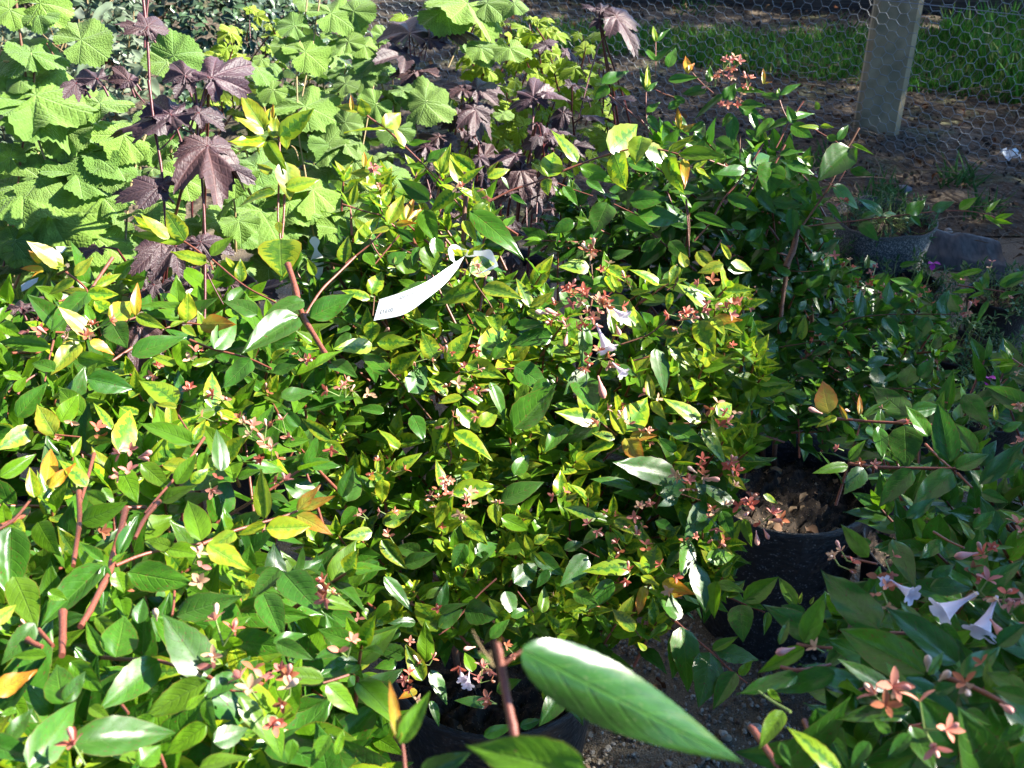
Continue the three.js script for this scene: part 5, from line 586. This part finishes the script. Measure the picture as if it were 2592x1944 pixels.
fill('PE', [[1880, 680], [2080, 640], [2380, 760], [2420, 980], [2140, 1060], [1900, 1040]], 120, { L: [0.024, 0.04], types: [['l', 'm', 'm'], ['m']], d0: 0.04, d1: 0.2, np: [3, 5], fl: 0.14 });
fill('PE', [[1880, 720], [2380, 760], [2420, 980], [2140, 1060], [1900, 1040]], 60, { L: [0.024, 0.038], types: [['m']], d0: 0.15, d1: 0.4, np: [3, 5], low: 1 });
fill('PR', [[2160, 1050], [2480, 900], [2850, 850], [2850, 1500], [2330, 1480], [2230, 1300]], 55, { L: [0.034, 0.05], types: [['m', 'l'], ['m']], d0: 0.02, d1: 0.16, np: [3, 5], fl: 0.1 });
fill('PR', [[2120, 1560], [2330, 1480], [2850, 1400], [2850, 2250], [2080, 2250]], 50, { L: [0.036, 0.05], types: [['m', 'l'], ['m']], d0: 0.05, d1: 0.22, np: [3, 5], fl: 0.1 });
fill('PR', [[2300, 1200], [2850, 1100], [2850, 2200], [2250, 2200]], 60, { L: [0.036, 0.05], types: [['m']], d0: 0.15, d1: 0.4, np: [3, 5], low: 1 });
fill('PV', [[740, 660], [1000, 560], [1020, 800], [800, 880]], 40, { L: [0.034, 0.05], types: [['l', 'm'], ['m']], d0: 0.04, d1: 0.32, np: [3, 5], low: 1 });
fill('PD', [[1820, 1010], [2240, 1000], [2200, 1100], [1840, 1120]], 20, { L: [0.03, 0.042], types: [['m']], d0: 0.2, d1: 0.33, np: [2, 4], low: 1 });
for (const p of plants) {  // main stems from the pot up into the crown
  if (p.key === 'PF') { p.twigs.push({ geo: tube([p.base, V(0.03, 0.6, -0.13), at(1318, 1975, 0.30)], 0.004, 0.0019, 8), mat: stemMat.red }, { geo: tube([p.base, V(-0.04, 0.6, -0.15), at(1026, 1975, 0.38)], 0.004, 0.0013, 8), mat: stemMat.red }); continue; }
  const L = p.leaves.filter((l) => l.lowOnly || rnd() < 0.08), lob = ['tan', 'maroon'].includes(p.stem), n = lob ? 3 : p.key === 'PD' ? 3 : 6;
  for (let i = 0; i < n && L.length; i++) { const e = pick(L).base, b = p.base.clone().add(V(rr(-0.05, 0.05), -0.02, rr(-0.05, 0.05))), m = b.clone().lerp(e, 0.5).add(V((b.x - e.x) * 0.22, 0.06, (b.z - e.z) * 0.22)); p.twigs.push({ geo: tube([b, m, e], lob ? 0.0028 : 0.0045, 0.0013, 7, 10), mat: ['tan', 'maroon'].includes(p.stem) ? stemMat[p.stem] : stemMat.brown }); }
}

// low plants in small pots at the right
seed(1500);
const lowGroup = 'low small leaved plants in black pots';
const lowSpots = [
  [2420, 850, 'low small leaved plant in the small pot with a clearly seen black rim'], [2570, 900, 'low small leaved plant nearest the right edge, right of the rimmed small pot'], [2540, 720, 'low small leaved plant behind the rimmed small pot at the right edge'], [2300, 690, 'low plant with a magenta flower in front of the grey ground sheet'],
  [2230, 610, 'low small leaved plant growing in the gritty grey pot'], [2080, 640, 'low small leaved plant left of the gritty grey pot'], [2330, 1000, 'low small leaved plant with a magenta flower in front of the rimmed small pot'], [2500, 1010, 'low small leaved plant lying lowest at the right, over the dark pots'], [2040, 900, 'low small leaved plant under the glossy shrub, beside its brown trunks'], [1880, 960, 'low small leaved plant under the variegated shrub, left of the brown trunks'], [1990, 760, 'low small leaved plant behind the brown trunk, with a magenta flower'],
];
lowSpots.forEach(([sx, sy, label], i) => {
  const c = onGround(sx, sy, 0.14), p = plant('LO' + i, 'low_plant', label, V(c.x, i === 4 ? 0.19 : 0.10, c.z), () => 2, { category: 'plant', group: lowGroup, cap: 60, minPix: 10, stem: 'green' });
  const n = 75;
  for (let k = 0; k < n; k++) {
    const a = rr(0, 6.28), q = Math.sqrt(rnd()) * 0.12, P = V(c.x + Math.cos(a) * q, p.base.y + 0.07 - q * 0.5 + rr(-0.03, 0.03), c.z + Math.sin(a) * q), d = V(Math.cos(a) * q * 6, 0.8, Math.sin(a) * q * 6).addScaledVector(rvec(), 0.3).normalize(), s0 = V().crossVectors(d, rvec()).normalize(), m = 6 + Math.floor(rnd() * 3);
    for (let j = 0; j < m; j++) { const s = s0.clone().applyAxisAngle(d, j * 2.4), ang = 0.5 + 0.13 * j, ax = d.clone().multiplyScalar(Math.cos(ang)).addScaledVector(s, Math.sin(ang)), nn = d.clone().multiplyScalar(Math.sin(ang)).addScaledVector(s, -Math.cos(ang)); addLeaf(p, 's', P.clone().addScaledVector(d, -0.0035 * j), ax, nn, rr(0.012, 0.021), rr(0.26, 0.36), 'narrow'); }
    p.twigs.push({ geo: tube([P, P.clone().addScaledVector(d, -0.05), V(c.x + Math.cos(a) * q * 0.3, p.base.y, c.z + Math.sin(a) * q * 0.3)], 0.0007, 0.001, 4, 5), mat: stemMat.green });
  }
});
for (const [k, sx, sy, d] of [['LO3', 2362, 666, 1.95], ['LO10', 2230, 792, 1.72], ['LO6', 2337, 910, 1.75], ['LO7', 2502, 955, 1.75], ['LO10', 2220, 805, 1.71]]) {
  const p = plants[k], P = at(sx, sy, d), E = toEye(P); p.twigs.push({ geo: tube([P, P.clone().add(V(0, -0.05, -0.01)), V(p.base.x, 0.12, p.base.z)], 0.0008, 0.001, 4, 5), mat: stemMat.green });
  for (let j = 0; j < 3; j++) { const pos = [], idx = [], uv = [], a = j * 2.1 + 0.4; petalPatch(V(Math.cos(a), Math.sin(a) * 0.8, 0.3).addScaledVector(E, 0.3).normalize(), 0.011, 0.009, pos, idx, uv, 0.4); p.flowers.push({ name: 'petal', geo: bufGeo(pos, idx, uv), mat: magentaMat, m: new THREE.Matrix4().setPosition(P) }); }
}

// ------------------------------------------------------------------ pots under the plants
seed(1700);
pot(V(0.40, 0, -1.31), 0.128, 0.27, sackMat, 'large folded black pot holding dark mix and dead leaves, right of the variegated shrub', { fold: 0.045, litter: 36, full: 0.80 });
pot(V(0.605, 0, -1.20), 0.11, 0.235, plasticMat, 'black pot in deep shade just right of the folded black pot', { litter: 8 });
pot(V(-0.02, 0, -0.97), 0.125, 0.26, sackMat, 'shiny black pot under the variegated shrub, by the bottom edge', { fold: 0.012, litter: 12 });
pot(V(-0.27, 0, -0.60), 0.115, 0.255, plasticMat, 'black pot under the large green shrub at lower left', { litter: 6 });
pot(V(-0.38, 0, -1.02), 0.115, 0.255, plasticMat, 'black pot under the shrub with reddish cut stems', { litter: 6 });
pot(V(0.42, 0, -0.62), 0.115, 0.255, plasticMat, 'black pot under the shaded shrub with trumpet flowers', { litter: 6 });
pot(V(0.02, 0, -0.12), 0.115, 0.255, plasticMat, 'black pot from which the nearest tall red shoot grows', { litter: 4 });
pot(V(0.56, 0, -1.72), 0.10, 0.225, plasticMat, 'black pot under the small leaved glossy shrub', { litter: 6 });
for (const [k, l] of [['RL', 'pot under the pale green bush at the left edge'], ['RC', 'pot under the pale green bush behind the upright shoot'], ['NL', 'pot under the purple ninebark with two maroon stems'], ['NC', 'pot under the purple ninebark before the golden leaves'], ['NR', 'pot under the purple ninebark against the chicken wire'], ['GK', 'pot under the golden leaved bush in the middle'], ['GL', 'pot under the golden leaved young plant'], ['SW', 'pot under the silver grey shrub']])
  pot(plants[k].base, 0.105, plants[k].base.y + 0.02, plasticMat, 'black ' + l);
lowSpots.forEach(([sx, sy, label], i) => { const c = plants['LO' + i].base, grit = i === 4; pot(c, grit ? 0.115 : i === 0 ? 0.075 : 0.07, grit ? 0.20 : 0.115, grit ? speckMat : plasticMat, grit ? 'gritty speckled grey pot with a dented rim by the ground sheet' : 'small black pot of the ' + ['small rimmed pot', 'plant nearest the right edge', 'plant behind the rimmed small pot', 'plant before the grey sheet', '', 'plant left of the gritty pot', 'plant in front of the rimmed small pot', 'lowest lying small plant at right', 'plant beside the brown trunks', 'plant left of the brown trunks', 'plant behind the brown trunk'][i], { sag: grit ? 0.05 : 0, group: grit ? undefined : 'small black pots' }); });
{  // grey ground sheet, ruckled, lying behind the gritty pot
  const pos = [], idx = [], uv = [], nx = 40, nz = 16, c = onGround(2398, 648);
  for (let j = 0; j <= nz; j++) for (let i = 0; i <= nx; i++) { const u = i / nx, v = j / nz, x = (u - 0.5) * 0.21, z = (v - 0.5) * 0.16, y = 0.03 + 0.06 * Math.exp(-(((v - 0.45 - 0.1 * Math.sin(u * 5)) / 0.28) ** 2)) * (1 - 0.45 * u) + 0.008 * fbm(x * 12, z * 14, 3); pos.push(c.x + x, y - 0.02 * (v < 0.06 || v > 0.94), c.z + z + 0.06 * u); uv.push(u * 2, v); if (i < nx && j < nz) { const k = j * (nx + 1) + i; idx.push(k, k + nx + 1, k + 1, k + 1, k + nx + 1, k + nx + 2); } }
  const t = texture(256, 128, (i, j) => mix3([0.032, 0.032, 0.034], [0.075, 0.072, 0.068], clamp(0.5 + fbm(i * 6, j * 6, 4), 0, 1)), true, true);
  const s = part('ground_sheet', bufGeo(pos, idx, uv), new THREE.MeshStandardMaterial({ name: 'weathered sheet', map: t, roughness: 0.6, side: THREE.DoubleSide }), scene);
  tag(s, 'ruckled grey ground sheet lying between the gritty pot and the soil', 'sheet');
}
{  // scrap of white paper near the wire
  const c = onGround(2548, 428), g = new THREE.PlaneGeometry(0.055, 0.04, 6, 5).rotateX(-1.2), p = g.attributes.position; for (let i = 0; i < p.count; i++) p.setXYZ(i, p.getX(i) + 0.006 * n2(p.getZ(i) * 60, i), p.getY(i) + 0.05 + 0.012 * n2(p.getX(i) * 50, p.getZ(i) * 50), p.getZ(i)); g.computeVertexNormals(); g.translate(c.x, 0, c.z);
  tag(part('paper_scrap', g, new THREE.MeshStandardMaterial({ name: 'white paper', color: 0xe8eef0, roughness: 0.8, side: THREE.DoubleSide }), scene), 'crumpled scrap of white paper on the soil by the wire', 'litter');
  for (const [sx, sy, r, l] of [[2398, 598, 0.012, 'pale rounded stone on the soil beyond the grey ground sheet'], [2285, 495, 0.022, 'flat blue grey stone on the soil before the wire'], [1408, 1888, 0.02, 'angular tan stone on the grit, bottom edge']]) {
    const q = onGround(sx, sy); const s = part('stone', pick(stoneGeo), new THREE.MeshStandardMaterial({ name: 'stone', color: new THREE.Color().setRGB(...(r === 0.022 ? [0.2, 0.21, 0.23] : r === 0.02 ? [0.33, 0.22, 0.12] : [0.45, 0.42, 0.36])), roughness: 0.8 }), scene); s.name = numbered('stone'); s.scale.setScalar(r); s.position.set(q.x, r * 0.4 + 0.01, q.z); s.rotation.y = rr(0, 6); tag(s, l, 'stone');
  }
}

// ------------------------------------------------------------------ labels on the plants
function ribbon(key, upper, lower, tile, d, n = 28) {
  const [ox, oy] = TILE[tile], pts = (s) => s.map(([x, y, dz = 0]) => at(ox + x * TK, oy + y * TK, d + dz)), U = new THREE.CatmullRomCurve3(pts(upper)), L = new THREE.CatmullRomCurve3(pts(lower)), pos = [], uv = [], idx = [];
  for (let i = 0; i <= n; i++) { const t = i / n, a = U.getPoint(t), b = L.getPoint(t); for (let k = 0; k <= 2; k++) { const p = b.clone().lerp(a, k / 2); pos.push(p.x, p.y, p.z); uv.push(t, k / 2); if (i < n && k < 2) { const q = i * 3 + k; idx.push(q, q + 3, q + 1, q + 1, q + 3, q + 4); } } }
  return bufGeo(pos, idx, uv);
}
{
  const cv = document.createElement('canvas'); cv.width = 1024; cv.height = 150; const c = cv.getContext('2d');
  c.fillStyle = '#f4f5f6'; c.fillRect(0, 0, 1024, 150); c.fillStyle = '#3c4046';
  c.font = 'italic bold 33px sans-serif'; c.fillText('Abelia x grandiflora', 205, 45);
  c.font = '25px sans-serif'; c.fillText('Glossy evergreen leaves, pink white', 205, 75); c.font = '23px sans-serif'; c.fillText('flowers summer to autumn. Sun or', 205, 102); c.fillText('part shade. Any good soil', 205, 128);
  c.font = 'bold 38px sans-serif'; c.fillText('£14.00', 35, 112);
  const t = new THREE.CanvasTexture(cv); t.colorSpace = THREE.SRGBColorSpace;
  const lm = phys({ name: 'label plastic', map: t, roughness: 0.9, transmission: 0.15, specularIntensity: 0.5 }), wm = phys({ name: 'white label', color: new THREE.Color().setRGB(0.8, 0.82, 0.84), roughness: 0.9, transmission: 0.25 });
  const g = thing('price_label', 'long white printed price label looped on the variegated shrub', 'label', V(0, 0, 0));
  part('printed_strip', ribbon('a', [[272, 388, -0.05], [420, 340, -0.05], [560, 280, -0.045], [680, 200, -0.02], [800, 120, 0.01]], [[236, 520, -0.05], [430, 478, -0.05], [570, 380, -0.045], [680, 290, -0.02], [760, 195, 0.01]], 'E', 1.03), lm, g);
  part('loop', ribbon('b', [[712, 140, 0.02], [700, 75, 0.03], [740, 45, 0.04], [800, 75, 0.04], [900, 85, 0.02], [965, 82, 0.0], [1000, 150, -0.01]], [[750, 170, 0.02], [735, 120, 0.03], [765, 90, 0.04], [810, 120, 0.04], [890, 118, 0.02], [930, 125, 0.0], [1012, 182, -0.01]], 'E', 1.05), wm, g);
  part('loop_tail', ribbon('b2', [[1000, 150, -0.005], [980, 175, 0], [930, 205, 0]], [[1012, 182, -0.005], [960, 205, 0], [880, 232, 0]], 'E', 1.05), wm, g);
  const g2 = thing('plant_label', 'white twisted label hanging on the tan stem behind the upright shoot', 'label', V(0, 0, 0));
  part('strip', ribbon('c', [[1960, 1470], [1990, 1500], [1975, 1550], [2010, 1600], [2008, 1690], [1990, 1760]].map(([x, y]) => [x, y]), [[1940, 1475], [1925, 1500], [1955, 1550], [1935, 1610], [1935, 1690], [1945, 1700]], 'A', 1.2), wm, g2);
  const g3 = thing('plant_label', 'small white label end behind the orange tipped shoot at left', 'label', V(0, 0, 0));
  part('strip', ribbon('d', [[345, 60], [380, 58], [415, 62]], [[365, 105], [385, 100], [400, 85]], 'D', 1.12), wm, g3);
  const g4 = thing('plant_label', 'curled white label end above the purple leaves at the left edge', 'label', V(0, 0, 0));
  part('strip', ribbon('e', [[130, 300], [170, 275], [240, 250]], [[135, 340], [175, 320], [230, 280]], 'D', 1.14), wm, g4);
}

// ------------------------------------------------------------------ which leaves show: a small depth buffer decides what becomes a part of its own
const ZW = 1024, ZH = 768, zb = new Float32Array(ZW * ZH).fill(1e9), who = new Int32Array(ZW * ZH).fill(-1), all = [];
function zTri(a, b, c, id) {
  const area = (b[0] - a[0]) * (c[1] - a[1]) - (b[1] - a[1]) * (c[0] - a[0]); if (Math.abs(area) < 1e-6) return;
  for (let y = Math.max(0, Math.ceil(Math.min(a[1], b[1], c[1]))); y <= Math.min(ZH - 1, Math.max(a[1], b[1], c[1])); y++) for (let x = Math.max(0, Math.ceil(Math.min(a[0], b[0], c[0]))); x <= Math.min(ZW - 1, Math.max(a[0], b[0], c[0])); x++) {
    const u = ((b[0] - x) * (c[1] - y) - (b[1] - y) * (c[0] - x)) / area, v = ((c[0] - x) * (a[1] - y) - (c[1] - y) * (a[0] - x)) / area, w = 1 - u - v; if (u < 0 || v < 0 || w < 0) continue;
    const z = u * a[2] + v * b[2] + w * c[2], k = y * ZW + x; if (z < zb[k]) { zb[k] = z; who[k] = id; }
  }
}
for (const p of plants) for (const l of p.leaves) {
  const id = all.push(l) - 1, geo = SHAPES[l.shape][l.v].lo, P = geo.attributes.position, I = geo.index, q = V(), pts = []; l.pix = 0;
  for (let i = 0; i < P.count; i++) { const [x, y, z] = project(q.fromBufferAttribute(P, i).applyMatrix4(l.m)); pts.push([x * ZW / 2592, y * ZH / 1944, z]); }
  if (pts.some((a) => a[2] < 0.03)) continue;
  for (let i = 0; i < I.count; i += 3) zTri(pts[I.getX(i)], pts[I.getX(i + 1)], pts[I.getX(i + 2)], id);
}
for (const k of who) if (k >= 0) all[k].pix++;

// ------------------------------------------------------------------ build the plants
let nParts = 0;
for (const p of plants) {
  const root = thing(p.name, p.label, p.category, p.base, p.group), sorted = p.leaves.slice().sort((a, b) => b.pix - a.pix), single = sorted.filter((l, i) => i < p.cap && l.pix >= p.minPix), set = new Set(single);
  for (const s of p.stems) part('stem', s.geo.translate(-p.base.x, -p.base.y, -p.base.z), s.mat, root);
  for (const l of single) { const s = SHAPES[l.shape][l.v], m = part('leaf', l.pix > 70 || !l.lowOnly ? s.hi : s.lo, l.mat, root); l.m.decompose(m.position, m.quaternion, m.scale); m.position.sub(p.base); nParts++; }
  const fl = p.flowers.slice(0, 280); for (const f of fl) { const m = part(f.name, f.geo, f.mat, root); f.m.decompose(m.position, m.quaternion, m.scale); m.position.sub(p.base); nParts++; }
  const rest = p.leaves.filter((l) => !set.has(l)).map((l) => ({ geo: l.shape === 'ab' && l.pix > 8 ? SHAPES[l.shape][l.v].hi : SHAPES[l.shape][l.v].lo, matrix: l.m, mat: l.mat }));
  if (rest.length) { const j = joined(rest, p.base), m = part('leaf_mass', j.geo, j.mats, root); m.userData.kind = 'stuff'; }
  if (p.twigs.length) { const j = joined(p.twigs, p.base), m = part('twigs', j.geo, j.mats, root); m.userData.kind = 'stuff'; }
  const fr = p.flowers.slice(280); if (fr.length) { const j = joined(fr.map((f) => ({ geo: f.geo, matrix: f.m, mat: f.mat })), p.base), m = part('flower_mass', j.geo, j.mats, root); m.userData.kind = 'stuff'; }
}
console.log('leaves', all.length, 'shown as parts', nParts, plants.map((p) => `${p.key}:${p.leaves.length}`).join(' '));

// ------------------------------------------------------------------ dark bushes behind, and the trees at the right that throw the dappled shade
seed(2000);
function bush(name, label, c, r, n, len, mats, category) {
  const t = thing(name, label, category, V(c.x, 0, c.z)), geo = SHAPES.oval[1].lo, ims = mats.map((m) => { const im = new THREE.InstancedMesh(geo, m, Math.floor(n / mats.length)); im.name = 'foliage'; im.userData.kind = 'stuff'; im.castShadow = im.receiveShadow = true; t.add(im); return im; });
  for (const im of ims) for (let i = 0; i < im.count; i++) {
    const d = rvec(); if (d.y < -0.2) d.y *= -0.5; d.normalize(); const k = 0.72 + 0.28 * Math.cbrt(rnd()) + 0.22 * n3(d.x * 2.5 + c.x, d.y * 2.5, d.z * 2.5), P = V(d.x * r.x * k, c.y + d.y * r.y * k, d.z * r.z * k), n = d.clone().addScaledVector(UP, 0.7).addScaledVector(rvec(), 0.7).normalize(), a = V().crossVectors(n, rvec()).addScaledVector(UP, -0.2).normalize(), s = len * rr(0.7, 1.25);
    im.setMatrixAt(i, basis(a, n).scale(V(s * 0.55, s, s)).setPosition(P));
  }
  for (let i = 0; i < 6; i++) part('stem', tube([V(rr(-0.06, 0.06), 0, rr(-0.06, 0.06)), V(rr(-0.3, 0.3) * r.x, c.y * 0.6, rr(-0.3, 0.3) * r.z), V(rr(-0.7, 0.7) * r.x, c.y + 0.4 * r.y, rr(-0.7, 0.7) * r.z)], 0.012, 0.004, 6), stemMat.brown, t);
  return t;
}
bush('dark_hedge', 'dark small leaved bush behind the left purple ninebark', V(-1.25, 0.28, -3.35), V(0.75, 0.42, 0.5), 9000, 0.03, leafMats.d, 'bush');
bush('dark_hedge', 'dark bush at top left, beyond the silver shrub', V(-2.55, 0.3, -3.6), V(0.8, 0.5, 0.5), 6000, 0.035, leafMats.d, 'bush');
{
  const t = thing('shade_tree', 'leafy tree beyond the right edge that dapples the wire and the right hand plants', 'tree', V(5.2, 0, -2.2));
  part('trunk', tube([V(0, 0, 0), V(0.05, 1.2, 0), V(-0.1, 2.6, -0.1), V(0, 4.2, 0.1)], 0.14, 0.05, 10), stemMat.brown, t);
  for (let i = 0; i < 9; i++) part('limb', tube([V(-0.05, 1.6 + i * 0.25, 0), V(rr(-1.2, 0.8), 2.3 + i * 0.22, rr(-1.5, 1.6)), V(rr(-2.1, 1), 2.8 + i * 0.25, rr(-2.6, 2.4))], 0.04, 0.01, 6), stemMat.brown, t);
  const N = 50000, im = new THREE.InstancedMesh(SHAPES.oval[2].lo, leafMats.d[1], N), want = (x, z) => {  // how closely the crown stands over a spot of the plants' height
    const edge = z > -0.46 ? -0.34 : z > -0.62 ? -0.15 : z > -1.08 ? 0.10 : z > -1.45 ? 0.06 : z > -2.1 ? -0.12 : 0.05;
    let w = smooth(x, edge, edge + 0.16) * (z > -1.05 ? 0.88 : z > -2.1 ? 0.85 : 0.95); if (x > 1.0 && z < -1.7) w = 1.25; if (x > 1.4) w = Math.max(w, 1); if (z < -3.75) w *= 0.62; if (z < -1.08 && z > -2.0 && x > 0.35 && x < 1.0) w *= 0.68;
    w *= 1 - 0.85 * Math.exp(-(((x - 0.97) / 0.17) ** 2) - (((z + 1.32) / 0.13) ** 2));
    return w * clamp(0.72 + 2.0 * (n2(x * 5, z * 5) * 0.5 + n2(x * 13, z * 13) * 0.5), 0, 1);
  };
  for (let i = 0; i < N; i++) {
    let x, z; do { x = rr(-0.5, 3.9); z = rr(-6.6, 0.35); } while (rnd() > want(x, z));
    const P = V(x, 0.6, z).addScaledVector(SUN, rr(3.2, 4.8)).sub(t.position), n = UP.clone().addScaledVector(rvec(), 0.8).normalize(), a = V().crossVectors(n, rvec()).normalize(), s = rr(0.05, 0.09);
    im.setMatrixAt(i, basis(a, n).scale(V(s * 0.6, s, s)).setPosition(P));
  }
  im.name = 'crown'; im.userData.kind = 'stuff'; im.castShadow = true; t.add(im);
}

renderer.render(scene, camera);
